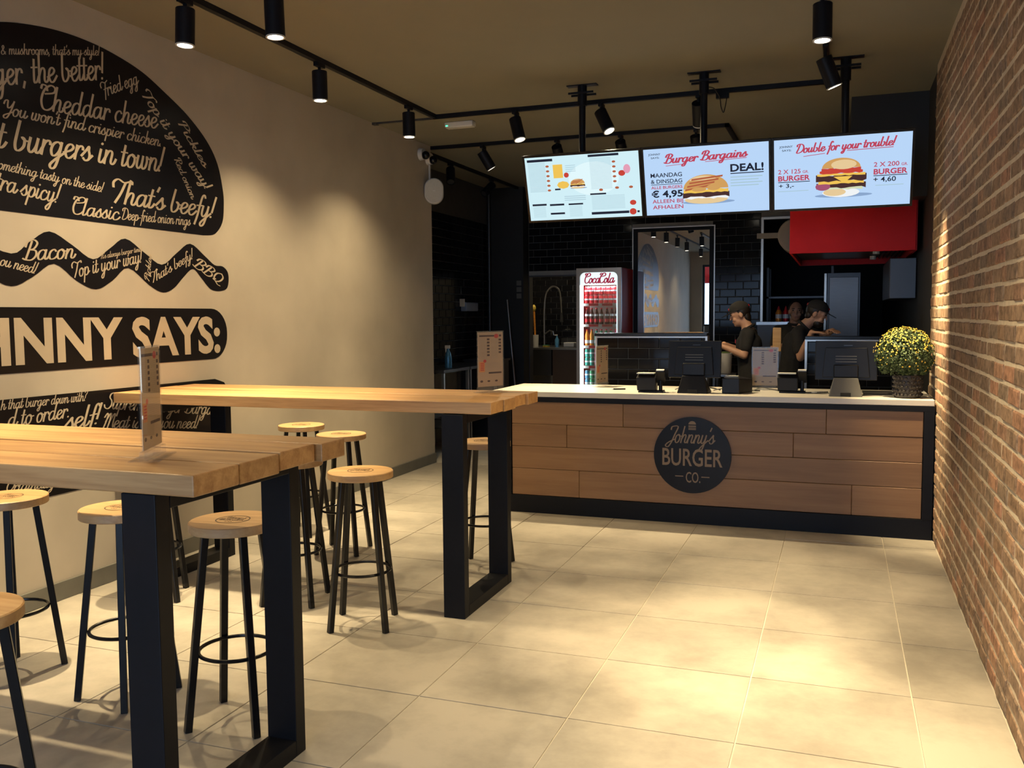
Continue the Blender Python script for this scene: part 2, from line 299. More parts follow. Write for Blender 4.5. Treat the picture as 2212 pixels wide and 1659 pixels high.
# ------------------------------------------------------------------ lettering: a drawn script hand and the built-in sans
A_ = [(.62, .85), (.42, 1.0), (.16, .84), (.05, .42), (.16, .04), (.38, .05), (.58, .4), (.66, .98)]; X_ = [(.66, 1.0), (.62, .3), (.7, .03), (.84, .1), (1.0, .42)]
U_ = [(.1, 1.0), (.07, .3), (.2, .01), (.38, .12), (.52, .5), (.57, 1.0)]
G = {
 'a': ([A_, X_], .92), 'b': ([[(.16, 2.0), (.1, 1.0), (.09, .4), (.2, .03), (.42, .03), (.62, .35), (.6, .8), (.44, .92), (.62, .74), (.92, .7)]], .84),
 'c': ([[(.58, .8), (.42, 1.0), (.16, .84), (.06, .42), (.18, .04), (.42, .02), (.62, .16), (.78, .42)]], .7),
 'd': ([A_, [(.72, 2.0), (.64, .9), (.62, .3), (.7, .03), (.84, .1), (1.0, .42)]], .92),
 'e': ([[(-.06, .35), (.12, .42), (.42, .58), (.54, .82), (.36, 1.0), (.14, .84), (.06, .4), (.2, .03), (.44, .03), (.74, .42)]], .68),
 'f': ([[(.62, 1.75), (.5, 2.0), (.34, 1.8), (.26, 1.0), (.2, 0), (.08, -.8)], [(.0, .95), (.5, 1.0)]], .48),
 'g': ([A_, [(.66, 1.0), (.6, 0), (.46, -.75), (.24, -.9), (.12, -.65), (.42, -.22), (1.0, .38)]], .92),
 'h': ([[(.16, 2.0), (.08, 0)], [(.09, .4), (.26, .86), (.45, 1.0), (.57, .8), (.53, .2), (.64, .01), (.8, .12), (.9, .42)]], .85),
 'i': ([[(.12, 1.0), (.08, .2), (.2, .02), (.36, .14), (.48, .42)], '.', (.16, 1.42)], .43),
 'k': ([[(.16, 2.0), (.08, 0)], [(.1, .4), (.34, .92), (.52, .86), (.46, .6), (.15, .48), (.34, .42), (.48, .06), (.64, .05), (.8, .42)]], .74),
 'l': ([[(.16, 2.0), (.08, .2), (.2, .02), (.36, .14), (.48, .42)]], .43),
 'm': ([[(.1, 1.0), (.06, 0)], [(.07, .4), (.22, .9), (.38, 1.0), (.48, .8), (.45, 0)], [(.46, .4), (.62, .9), (.78, 1.0), (.88, .8), (.84, .2), (.95, .01), (1.1, .12), (1.2, .42)]], 1.15),
 'n': ([[(.1, 1.0), (.06, 0)], [(.07, .4), (.25, .9), (.43, 1.0), (.55, .8), (.51, .2), (.62, .01), (.78, .12), (.88, .42)]], .84),
 'o': ([[(.36, 1.0), (.12, .82), (.05, .4), (.18, .02), (.42, .04), (.58, .4), (.54, .85), (.36, 1.0), (.5, .8), (.82, .82)]], .74),
 'p': ([[(.14, 1.0), (.02, -.85)], [(.1, .5), (.28, .95), (.5, .97), (.6, .6), (.5, .12), (.28, 0), (.12, .18)], [(.46, .08), (.8, .42)]], .76),
 'r': ([[(.1, 1.0), (.06, 0)], [(.08, .45), (.2, .86), (.38, 1.0), (.5, .9), (.52, .74)]], .58),
 's': ([[(-.1, .3), (.2, .8), (.34, 1.05), (.36, .75), (.46, .42), (.42, .1), (.2, .0), (.04, .16)], [(.42, .1), (.66, .42)]], .62),
 't': ([[(.16, 1.6), (.09, .2), (.2, .02), (.36, .14), (.48, .42)], [(-.08, 1.06), (.38, 1.06)]], .43),
 'u': ([U_, [(.57, 1.0), (.53, .2), (.62, .01), (.78, .14), (.88, .42)]], .84),
 'v': ([[(.05, .95), (.12, .3), (.26, .02), (.48, .5), (.5, .95), (.72, .85)]], .68),
 'w': ([[(.1, 1.0), (.06, .3), (.18, .01), (.36, .14), (.46, .5), (.48, 1.0)], [(.48, .9), (.46, .3), (.57, .01), (.76, .15), (.84, .6), (.78, 1.0), (.94, .84), (1.1, .85)]], 1.04),
 'y': ([U_, [(.57, 1.0), (.52, 0), (.4, -.7), (.2, -.9), (.08, -.65), (.36, -.22), (.88, .38)]], .84),
 '!': ([[(.26, 2.0), (.12, .5)], '.', (.08, .07)], .5), '.': (['.', (.1, .07)], .34), ',': ([[(.14, .12), (.02, -.28)]], .34), "'": ([[(.2, 1.9), (.1, 1.5)]], .26),
 '?': ([[(.05, 1.6), (.2, 1.95), (.5, 1.9), (.5, 1.5), (.26, 1.1), (.2, .55)], '.', (.16, .07)], .6), '-': ([[(.05, .52), (.42, .52)]], .48), ' ': ([], .46),
 '&': ([[(.8, .45), (.5, .05), (.2, .0), (.08, .4), (.3, .8), (.52, 1.2), (.42, 1.6), (.22, 1.4), (.35, .9), (.8, .02)]], .95),
 'T': ([[(-.1, 1.25), (-.16, 1.66), (.12, 1.95), (.6, 1.74), (1.08, 1.95), (1.16, 1.72)], [(.68, 1.74), (.5, .8), (.24, 0)]], .86),
 'F': ([[(-.1, 1.25), (-.16, 1.66), (.12, 1.95), (.6, 1.74), (1.02, 1.92)], [(.66, 1.74), (.5, .8), (.3, -.4)], [(.26, .92), (.72, .98)]], .8),
 'C': ([[(.42, 1.6), (.3, 1.95), (.0, 2.0), (-.06, 1.7)], [(.3, 1.3), (.95, 1.5), (1.0, 1.9), (.62, 2.05), (.2, 1.6), (.06, .8), (.24, .14), (.58, .0), (.9, .2), (1.06, .45)]], 1.0),
 'Y': ([[(-.1, 1.4), (-.02, 1.85), (.24, 1.95), (.3, 1.35), (.4, .95), (.64, 1.1), (.84, 1.6), (.92, 1.95)], [(.92, 1.95), (.76, .6), (.5, -.35), (.2, -.45), (.15, -.1), (.7, .3), (.95, .5)]], .98),
 'P': ([[(.46, 1.9), (.32, .9), (.18, 0)], [(.02, 1.35), (.14, 1.88), (.6, 2.05), (.95, 1.7), (.8, 1.2), (.38, 1.0)]], .95),
 'R': ([[(.46, 1.9), (.32, .9), (.18, 0)], [(.02, 1.35), (.14, 1.88), (.6, 2.05), (.95, 1.7), (.8, 1.2), (.38, 1.0), (.66, .2), (.88, .0), (1.08, .42)]], 1.0),
 'D': ([[(.4, 1.9), (.26, .9), (.1, .08), (.45, .0), (.9, .3), (1.12, 1.0), (.9, 1.75), (.4, 2.0), (-.02, 1.8), (.0, 1.45)]], 1.18),
 'M': ([[(-.12, 1.4), (.1, 1.95), (.25, 1.7), (.2, .8), (.08, 0)], [(.15, .8), (.45, 1.8), (.62, 1.9), (.66, 1.0), (.58, 0)], [(.63, .8), (.95, 1.8), (1.14, 1.85), (1.14, .8), (1.24, .08), (1.45, .42)]], 1.36),
 'B': ([[(.46, 1.9), (.32, .9), (.18, .05)], [(.02, 1.35), (.14, 1.88), (.6, 2.05), (.92, 1.7), (.72, 1.16), (.42, 1.05), (.86, .95), (.96, .45), (.66, .02), (.2, .04), (-.06, .2)]], 1.08),
 'S': ([[(.95, 1.55), (.72, 2.0), (.36, 1.86), (.3, 1.42), (.64, 1.0), (.74, .45), (.45, .01), (.05, .1), (-.12, .45)]], .92),
 'J': ([[(.15, 1.55), (.22, 1.92), (.95, 1.95), (.74, 1.0), (.5, 0), (.2, -.55), (-.16, -.4), (.15, 0), (.9, .42)]], .88),
 'Q': ([[(.6, 2.0), (.2, 1.6), (.15, .7), (.5, .1), (.9, .6), (.95, 1.5), (.6, 2.0)], [(.4, .5), (.2, .2), (.5, .1), (.9, -.25), (1.2, -.2)]], 1.2),
 'I': ([[(.38, 1.95), (.26, .8), (.12, 0)], [(.0, 1.55), (.1, 1.92), (.6, 2.0)]], .6),
 'O': ([[(.55, 2.0), (.16, 1.5), (.1, .6), (.45, .0), (.88, .6), (.94, 1.5), (.55, 2.0), (.7, 1.6), (1.1, 1.7)]], 1.05),
}
def script(text, wgt=0.16, shear=0.22):
    """returns (polys, width) with x-height 1"""
    polys = []; x = 0.0
    def sh(p): return (x+p[0]+shear*p[1], p[1])
    for ch in text:
        st, adv = G.get(ch, ([], .5)); i = 0
        while i < len(st):
            s_ = st[i]
            if s_ == '.':
                c = st[i+1]; i += 2; q = [sh((c[0]+wgt*.62*math.cos(2*PI*k/10), c[1]+wgt*.62*math.sin(2*PI*k/10))) for k in range(10)]; polys.append((q, [tuple(range(10))])); continue
            pts = [sh(p) for p in smoothline(s_, 4)]; n = len(pts); vs = []
            for k in range(n):
                a = pts[max(k-1, 0)]; b = pts[min(k+1, n-1)]; dx, dy = b[0]-a[0], b[1]-a[1]; l = math.hypot(dx, dy) or 1
                h = wgt*(0.34+0.22*abs(dy)/l); nx, ny = -dy/l*h, dx/l*h
                ex = 0.3*wgt*(-1 if k == 0 else 1 if k == n-1 else 0)
                vs += [(pts[k][0]+nx+dx/l*ex, pts[k][1]+ny+dy/l*ex), (pts[k][0]-nx+dx/l*ex, pts[k][1]-ny+dy/l*ex)]
            polys.append((vs, [(2*k, 2*k+1, 2*k+3, 2*k+2) for k in range(n-1)])); i += 1
        x += adv
    return polys, x
def sans(text, bold=0.0, space=1.0):
    """built-in font, cap height 1"""
    cu = bpy.data.curves.new('text', 'FONT'); cu.body = text; cu.size = 1.0; cu.offset = bold; cu.fill_mode = 'FRONT'; cu.resolution_u = 3; cu.space_character = space
    ob = bpy.data.objects.new('text', cu); me = bpy.data.meshes.new_from_object(ob)
    vs = [(v.co.x, v.co.y) for v in me.vertices]; fs = [tuple(p.vertices) for p in me.polygons]
    bpy.data.objects.remove(ob); bpy.data.curves.remove(cu); bpy.data.meshes.remove(me)
    cap = 0.729; x0 = min(v[0] for v in vs); x1 = max(v[0] for v in vs)
    return [([((v[0]-x0)/cap, v[1]/cap) for v in vs], fs)], (x1-x0)/cap
def fit(pw, x, y, wdt, hgt, rot=0.0):
    """polys of unit height -> placed at (x, y) with given width and height"""
    polys, wd = pw; k = wdt/wd; c, s_ = math.cos(rot), math.sin(rot)
    return [([(x+c*(a*k)-s_*(b*hgt), y+s_*(a*k)+c*(b*hgt)) for a, b in vs], fs) for vs, fs in polys]
# ------------------------------------------------------------------ room shell
XL, XR, YW, ZC, YB = -4.09, 0.63, 8.82, 3.36, 12.25      # left wall, brick face, end of left wall, ceiling, kitchen wall
YF = -2.0
fl = struct('floor', MB().box(-6.6, 1.2, -9.0, 17.2, -0.12, -0.004), M['grout'], origin=(0, 0, 0))
tb = {}
xs = [-4.085]+[-3.535+0.64*i for i in range(7)]+[XR]
ys = [YF+0.02]+[-1.85+0.6425*i for i in range(16)]+[8.8]
for i in range(len(xs)-1):
    for j in range(len(ys)-1):
        key = (round(xs[i+1]-xs[i], 4), round(ys[j+1]-ys[j], 4))
        o = None
        if key not in tb:
            b = MB(); gx, gy = key[0]/2-0.0022, key[1]/2-0.0022
            b.add([(-gx, -gy, -0.006), (gx, -gy, -0.006), (gx, gy, -0.006), (-gx, gy, -0.006), (-gx+.001, -gy+.001, 0), (gx-.001, -gy+.001, 0), (gx-.001, gy-.001, 0), (-gx+.001, gy-.001, 0)],
                  [(4, 5, 6, 7), (0, 1, 5, 4), (1, 2, 6, 5), (2, 3, 7, 6), (3, 0, 4, 7)])
            tb[key] = mesh('tile', b, M['tilefloor'])
        o = bpy.data.objects.new('tile', tb[key]); link(o, fl); o.location = ((xs[i]+xs[i+1])/2, (ys[j]+ys[j+1])/2, random.uniform(-.0006, .0004))
struct('ceiling', MB().box(-6.6, 1.2, YF-0.2, 17.2, ZC, ZC+0.15), M['ceiling'])
struct('wall_left', MB().box(XL-0.62, XL, YF-0.2, YW, 0, ZC), M['plaster'])
struct('baseboard_left', MB().box(XL, XL+0.014, YF, YW+0.005, 0, 0.105), M['skirting'], bevel=0.003)
vt = root('floor_vent', (XL, 4.5, 0.12), 'small dark vent grille low on the beige wall behind the stools', 'vent')
build('frame', MB().box(XL, XL+.012, 4.28, 4.62, .15, .33), M['darksteel'], vt)
for k in range(4): build('slat', MB().box(XL+.012, XL+.024, 4.30, 4.60, .165+.04*k, .19+.04*k), M['darksteel'], vt)
# street front behind the camera: piers, head, sill and a wide shop window
wf = MB(); wf.box(XL, -3.75, YF-.2, YF, 0, ZC).box(0.45, 1.2, YF-.2, YF, 0, ZC).box(-3.75, .45, YF-.2, YF, 3.0, ZC).box(-3.75, .45, YF-.2, YF, 0, .12)
struct('wall_front', wf, M['plaster'])
wn = struct('window_1', MB().box(-3.75, -3.69, YF-.14, YF-.06, .12, 3.0).box(.39, .45, YF-.14, YF-.06, .12, 3.0).box(-3.69, .39, YF-.14, YF-.06, .12, .18).box(-3.69, .39, YF-.14, YF-.06, 2.94, 3.0)
       .box(-2.36, -2.30, YF-.14, YF-.06, .18, 2.94).box(-1.0, -.94, YF-.14, YF-.06, .18, 2.94), M['blackmetal'])
for a, b_ in ((-3.69, -2.36), (-2.30, -1.0), (-.94, .39)): build('pane', MB().box(a, b_, YF-.106, YF-.1, .18, 2.94), M['pane'], wn)
aw = root('red_awning', (-3.2, YF-.3, 2.6), 'red awning outside the shop window, seen mirrored in the kitchen glass', 'awning')
build('canopy', MB().add([(-3.9, YF-.22, 3.15), (-2.6, YF-.22, 3.15), (-2.6, YF-1.0, 2.72), (-3.9, YF-1.0, 2.72), (-3.9, YF-.22, 3.12), (-2.6, YF-.22, 3.12), (-2.6, YF-1.0, 2.69), (-3.9, YF-1.0, 2.69)],
      [(0, 1, 2, 3), (7, 6, 5, 4), (0, 4, 5, 1), (2, 6, 7, 3), (1, 5, 6, 2), (0, 3, 7, 4)]), M['red'], aw)
build('valance', MB().box(-3.9, -2.6, YF-1.015, YF-1.0, 2.5, 2.72), M['red'], aw)

# right wall: mortar bed with single bricks laid in wild bond
YE = 7.36
wr = struct('wall_right', MB().box(XR+.0035, XR+.25, YF-.2, YE, 0, ZC).box(XR+.02, XR+.25, YE, 17.2, 0, ZC), [M['mortar'], M['darkpaint']], origin=(XR, 0, 0))
for p in wr.data.polygons:
    if p.index >= 6: p.material_index = 1
def brick_mesh(L, H, D, seed):
    r = random.Random(seed); b = MB(); n = 3; j = lambda a: r.uniform(-a, a)
    outer = []; inner = []
    for i in range(n+1): outer.append((-L/2+L*i/n, -H/2)); inner.append((-L/2+.005+(L-.01)*i/n, -H/2+.004+abs(j(.003))))
    for i in range(n+1): outer.append((L/2-L*i/n, H/2)); inner.append((L/2-.005-(L-.01)*i/n, H/2-.004-abs(j(.003))))
    m = len(outer)
    vs = [(D, y, z) for y, z in outer]+[(0.004, y+j(.001), z+j(.002)) for y, z in outer]+[(j(.0015), y+j(.002), z) for y, z in inner]
    fs = [(i, (i+1) % m, m+(i+1) % m, m+i) for i in range(m)]+[(m+i, m+(i+1) % m, 2*m+(i+1) % m, 2*m+i) for i in range(m)]
    for i in range(n): fs.append((2*m+i, 2*m+i+1, 2*m+m-2-i, 2*m+m-1-i))
    b.add(vs, fs); return b
BH, BP = 0.0645, 0.0805
bm_ = {}
allb = []
rb = random.Random(11)
for row in range(int(ZC/BP)+1):
    z = row*BP+BH/2+0.004
    if z+BH/2 > ZC: continue
    y = YE
    first = True
    while y > 0.6:
        L = 0.105 if (first and row % 2) or rb.random() < 0.22 else 0.225
        if rb.random() < .1: L = .165
        first = False
        allb.append((y-L/2, z, L)); y -= L+0.0145
def px_of(P):
    q = Vector(P)-Vector((0, 0, CAMH)); zz = q.dot(_f)
    return (FPX*q.dot(_r2)/zz+1106, FPX*q.dot(_d2)/zz+829.5, zz) if zz > .1 else (9e9, 9e9, zz)
big = sorted([(-L/(px_of((XR, y, z))[2]**3), y, z, L) for y, z, L in allb if 0 < px_of((XR, y, z))[0] < 2235 and -20 < px_of((XR, y, z))[1] < 1680])
pick = set((y, z) for _, y, z, L in big[:298])
rest = MB()
for y, z, L in allb:
    if (y, z) in pick:
        key = (L, rb.randrange(4))
        if key not in bm_: bm_[key] = mesh('brick', brick_mesh(L, BH, .02, hash(key) % 999), M['brick'])
        o = bpy.data.objects.new('brick', bm_[key]); link(o, wr); o.location = (rb.uniform(-.003, .002), y, z)
    else:
        bb = brick_mesh(L, BH, .02, rb.randrange(10**6)); dx = rb.uniform(-.003, .002); rest.add([(XR+v[0]+dx, v[1]+y, v[2]+z) for v in bb.v], bb.f)
o = build('brickwork', rest, M['brick'], wr); o['kind'] = 'stuff'

# tiled kitchen walls: glazed bricks of 0.2 x 0.1 in running bond, each its own part up to the limit
def tile_mesh(w_, h_):
    g = .004; d = .009; a, c = w_/2-g/2, h_/2-g/2; e = .006; b = MB()
    b.add([(-a, 0, -c), (a, 0, -c), (a, 0, c), (-a, 0, c), (-a, -d+.003, -c), (a, -d+.003, -c), (a, -d+.003, c), (-a, -d+.003, c), (-a+e, -d, -c+e), (a-e, -d, -c+e), (a-e, -d, c-e), (-a+e, -d, c-e)],
          [(8, 9, 10, 11), (0, 1, 5, 4), (1, 2, 6, 5), (2, 3, 7, 6), (3, 0, 4, 7), (4, 5, 9, 8), (5, 6, 10, 9), (6, 7, 11, 10), (7, 4, 8, 11)])
    return b
TM = {}
def tilewall(parent, P0, u, length, z0, z1, holes=(), limit=298, tw=.2, th=.1, rank=None, odd=0):
    """tiles on a vertical face: u is the run direction, the face looks along (u x up); holes are (s0,s1,z0,z1)"""
    u = Vector(u); ang = math.atan2(u.y, u.x); cells = []
    rows = int((z1-z0)/th+.5)
    for r in range(rows):
        s = 0.0; k = 0
        while s < length-.012:
            L = tw/2 if (k == 0 and (r+odd) % 2) else tw
            L = min(L, length-s); zc = z0+th*(r+.5); k += 1
            segs = [(s, s+L)]; s += L
            for (a, b_, c, d) in holes:
                if c-.02 < zc < d+.02:
                    new = []
                    for (p, q) in segs:
                        if q <= a or p >= b_: new.append((p, q)); continue
                        if p < a-.015: new.append((p, a))
                        if q > b_+.015: new.append((b_, q))
                    segs = new
            cells += [(p, q, zc) for p, q in segs]
    if rank: cells.sort(key=rank)
    st = MB()
    for i, (p, q, zc) in enumerate(cells):
        key = (round(q-p, 3), th); c = Vector(P0)+u*((p+q)/2)
        if i < limit:
            if key not in TM: TM[key] = mesh('tile', tile_mesh(key[0], th), M['blacktile'])
            o = bpy.data.objects.new('tile', TM[key]); link(o, parent); pl = parent.location
            o.location = (c.x-pl.x, c.y-pl.y, zc-pl.z); o.rotation_euler = (0, 0, ang)
        else:
            t = tile_mesh(q-p, th); R_ = Matrix.Translation((c.x, c.y, zc)) @ Matrix.Rotation(ang, 4, 'Z'); st.add([tuple(R_ @ Vector(v)) for v in t.v], t.f)
    if st.v: o = build('tiling', st, M['blacktile'], parent); o['kind'] = 'stuff'
wk = struct('wall_back', MB().box(-4.9, -4.17, YB, YB+.12, 0, ZC).box(-4.17, -3.45, YB, YB+.12, 2.14, ZC).box(-3.45, -.98, YB, YB+.12, 0, ZC).box(-.98, .65, YB, YB+.12, 2.82, ZC), M['tilegrout'], origin=(0, YB, 0))
tilewall(wk, (-4.70, YB, 0), (1, 0, 0), 3.72, .6, 3.0, holes=((0, .53, 0, 4), (.53, 1.25, 0, 2.14), (2.02, 3.10, .5, 2.74)))
struct('trim_1', MB().box(-4.7, XR, YB-.012, YB, 3.0, ZC), M['darkpaint'])
struct('trim_2', MB().box(-.98, -.95, YB-.02, YB+.13, 0, 2.82).box(-.95, .62, YB-.02, YB+.13, 2.79, 2.82), M['trim'])
struct('trim_3', MB().box(-4.19, -4.16, YB-.02, YB+.13, 0, 2.14).box(-4.16, -3.45, YB-.02, YB+.13, 2.12, 2.14), M['darksteel'])
wl = struct('wall_recess', MB().box(-4.9, -4.71, YW, YB, 0, ZC), M['tilegrout'], origin=(-4.71, YW, 0))
tilewall(wl, (-4.71, YW, 0), (0, 1, 0), YB-YW-.26, .86, 2.86, rank=lambda c: c[0])
struct('trim_4', MB().box(-4.9, -4.70, YW, YB, 2.86, ZC), M['greypaint'])
struct('trim_5', MB().box(-4.70, -4.17, 12.0, YB-.013, 0, ZC), M['darkpaint'])
struct('wall_bulkhead', MB().box(.06, XR+.02, 8.16, YB-.013, 2.52, ZC), M['darkpaint'])
# rooms beyond the two openings
struct('wall_sink', MB().box(-6.4, -2.9, 15.3, 15.45, 0, ZC).box(-2.95, -2.8, YB+.12, 15.3, 0, ZC).box(-6.4, -6.25, YB+.12, 15.3, 0, ZC), M['tilegrout'], origin=(-4.6, 15.3, 0))
tilewall(bpy.data.objects['wall_sink'], (-5.6, 15.3, 0), (1, 0, 0), 1.9, .8, 2.4)
struct('wall_kitchen', MB().box(-2.8, 1.0, 16.0, 16.15, 0, ZC), M['darkpaint'])
struct('wall_outer', MB().box(-6.6, -6.4, YB, 17.2, 0, ZC).box(-6.6, 1.0, 17.0, 17.2, 0, ZC).box(-6.6, -4.9, YB, YB+.12, 0, ZC), M['darkpaint'])

# half walls of the prep line
def halfwall(x0, x1, zt, label, end_post, right_post):
    r = root('half_wall', ((x0+x1)/2, 8.5, 0), label, 'half wall')
    build('core', MB().box(x0, x1, 8.51, 8.62, 0, zt), M['tilegrout'], r)
    build('cap', MB().box(x0-.02, x1+.02, 8.46, 8.66, zt, zt+.03), M['blackgloss'], r, bevel=.004)
    build('corner_trim', MB().box(x0-.02, x0, 8.485, 8.62, 0, zt), M['trim'], r)
    build('top_trim', MB().box(x0, x1, 8.49, 8.51, zt-.016, zt-.002), M['trim'], r)
    if right_post: build('corner_trim', MB().box(x1, x1+.02, 8.485, 8.62, 0, zt), M['trim'], r)
    tilewall(r, (x0, 8.51, 0), (1, 0, 0), x1-x0, (zt-.016) % .1, zt-.016, limit=200)
    return r
halfwall(-2.2, -1.17, 1.37, 'black tiled half wall right of the lit drinks cooler, behind the counter', 1, 1)
halfwall(-.27, XR-.02, 1.34, 'black tiled half wall behind the right touchscreen till and the plant', 1, 0)
# ------------------------------------------------------------------ wall graphics on the beige wall
EX, EZ = Vector((0, 1, 0)), Vector((0, 0, 1))
def decal(name, outline, label, texts, sanst=()):
    o = tag(build(name, MB().prism(outline, (XL+.0005, 0, 0), EX, EZ, (.0015, 0, 0)), M['vinyl'], smooth=False), label, 'wall decal')
    for t, y0, z0, y1, z1, xh in texts:
        L = math.hypot(y1-y0, z1-z0); pw = script(t, 0.16)
        build('lettering', MB().flat(fit(pw, y0, z0, L, xh, math.atan2(z1-z0, y1-y0)), (XL+.0032, 0, 0), EX, EZ), M['cream'], o)
    for t, y0, z0, wd, h, bold in sanst:
        build('lettering', MB().flat(fit(sans(t, bold, 1.0), y0, z0, wd, h), (XL+.0032, 0, 0), EX, EZ), M['cream'], o)
    return o
dome = [(3.892, 3.154), (4.109, 3.166), (4.341, 3.149), (4.593, 3.098), (4.796, 3.016), (5.011, 2.912), (5.194, 2.781), (5.302, 2.642), (5.352, 2.47), (5.358, 2.36), (5.335, 2.24), (5.25, 2.155), (5.13, 2.136)]
half = smoothline(dome, 5); half = [p for p in half if p[0] >= 4.09]
bun = half+[(8.18-p[0], p[1]) for p in reversed(half)]
decal('burger_bun_decal', bun[::-1], 'big black burger bun graphic covered in cream script slogans, top of the beige wall', [
 ("& mushrooms, that's my style!", 3.59, 2.936, 4.267, 3.107, 0.027), ('ger, the better!', 3.545, 2.77, 4.306, 2.981, 0.074), ('Fried egg', 4.278, 2.87, 4.569, 3.017, 0.041),
 ('Cheddar cheese', 3.815, 2.707, 4.714, 2.773, 0.066), ("You won't find crispier chicken.", 3.583, 2.633, 4.75, 2.665, 0.039), ('t burgers in town!', 3.538, 2.456, 4.763, 2.507, 0.078),
 ('omething tasty on the side!', 3.537, 2.348, 4.245, 2.314, 0.03), ('tra spicy!', 3.514, 2.242, 3.92, 2.214, 0.054), ('Classic', 4.0, 2.167, 4.356, 2.163, 0.049),
 ("That's beefy!", 4.307, 2.267, 5.253, 2.261, 0.073), ('Deep-fried onion rings', 4.383, 2.172, 4.997, 2.19, 0.035), ('Top it your way!', 4.586, 2.956, 5.177, 2.436, 0.041),
 ('Pickles', 4.907, 2.847, 5.153, 2.594, 0.036), ('Red onion', 4.861, 2.607, 5.018, 2.366, 0.03)])
sq_t = [(2.80, 1.85), (2.86, 1.95), (2.98, 1.955), (3.18, 2.055), (3.37, 1.985), (3.594, 1.918), (3.71, 1.985), (3.845, 2.054), (4.0, 1.99), (4.148, 1.919), (4.28, 1.99), (4.407, 2.058), (4.56, 1.985), (4.715, 1.916), (4.86, 2.0), (4.991, 2.069), (5.13, 2.0), (5.235, 1.94), (5.32, 1.935), (5.375, 1.90), (5.386, 1.84), (5.36, 1.78)]
sq_b = [(5.277, 1.761), (5.2, 1.768), (5.15, 1.797), (5.091, 1.848), (5.01, 1.903), (4.914, 1.843), (4.82, 1.77), (4.718, 1.739), (4.6, 1.78), (4.423, 1.882), (4.29, 1.80), (4.16, 1.745), (4.02, 1.79), (3.868, 1.879), (3.72, 1.80), (3.584, 1.747), (3.44, 1.80), (3.28, 1.88), (3.13, 1.80), (2.98, 1.747), (2.86, 1.775)]
decal('bacon_wave_decal', smoothline(sq_t+sq_b, 4, True)[::-1], 'wavy black bacon strip graphic with cream slogans between the bun and the name panel', [
 ('Bacon', 3.665, 1.886, 4.01, 1.918, 0.052), ('ou need!', 3.519, 1.854, 3.745, 1.817, 0.032), ('Top it your way!', 3.994, 1.806, 4.547, 1.924, 0.044), ("It's always burger time!", 4.205, 1.924, 4.543, 1.991, 0.017),
 ('Pickles', 4.595, 1.801, 4.626, 1.969, 0.023), ("That's beefy!", 4.619, 1.795, 5.023, 1.976, 0.033), ('BBQ', 5.008, 1.924, 5.292, 1.803, 0.039)])
pan = [(4.09+x, 1.464+z) for x, z in rrect(2.52, .348, .165, 8)]
decal('name_panel_decal', pan, 'long black pill-shaped panel on the beige wall with big cream capitals', [], [('JOHNNY SAYS:', 2.905, 1.343, 2.365, .243, .034)])
lowr = [(2.83, 1.05), (2.85, 1.12), (2.93, 1.155), (3.484, 1.157), (5.2, 1.15), (5.30, 1.12), (5.345, 1.05), (5.35, .98), (5.32, .84), (5.2, .69), (5.02, .61), (4.85, .597), (3.4, .597), (3.16, .61), (2.98, .69), (2.86, .84)]
decal('lower_bun_decal', lowr[::-1], 'black lower bun graphic with cream script behind the tall tables', [
 ('h that burger down with?', 3.481, 1.105, 4.052, 1.102, 0.03), ('d to order.', 3.517, 1.011, 3.927, 1.021, 0.048), ('self!', 3.892, 0.953, 4.15, 0.96, 0.059), ('Supreme Burger Bargains', 4.184, 1.044, 5.269, 0.888, 0.048),
 ('Meat is all you need!', 4.165, 0.931, 5.011, 0.827, 0.044), ('Originally', 3.484, 0.674, 3.8, 0.643, 0.03)])

# ------------------------------------------------------------------ counter
YC, XC0 = 6.757, -2.52
ct = root('service_counter', (-.95, YC, 0), 'wood-clad service counter with black frame and plinth, in front of the kitchen', 'counter')
build('carcass', MB().box(XC0, .618, YC+.03, 7.40, .10, .90), M['darkpaint'], ct)
build('plinth', MB().box(XC0, .622, YC, YC+.03, 0, .14).box(XC0+.05, .618, YC+.03, 7.40, 0, .10), M['blackmetal'], ct, bevel=.002)
build('rail', MB().box(XC0, .622, YC-.002, YC+.03, .893, .93).box(XC0, .618, YC+.03, 7.40, .90, .93), M['blackmetal'], ct)
build('corner_post', MB().box(.556, .622, YC-.002, YC+.03, .14, .893), M['blackmetal'], ct, bevel=.002)
build('corner_post', MB().box(XC0, XC0+.06, YC-.002, YC+.03, .14, .893), M['blackmetal'], ct, bevel=.002)
for zr, joins in ((.142, (-1.9, .1)), (.357, (-1.15,)), (.536, (-2.0, -.30)), (.714, (-1.55, -.078))):
    z1 = {.142: .355, .357: .534, .536: .712, .714: .892}[zr]; e = [XC0+.062]+list(joins)+[.554]
    for a, b_ in zip(e[:-1], e[1:]):
        build('plank', MB().box(a+.001, b_-.001, YC+.008+random.uniform(0, .002), YC+.03, zr, z1), M['spruce'], ct, bevel=.003, seg=1)
tag(build('worktop', MB().box(-2.635, .62, YC-.002, 7.57, .931, .973), M['solid'], bevel=.004), 'long white worktop slab on the service counter', 'worktop')
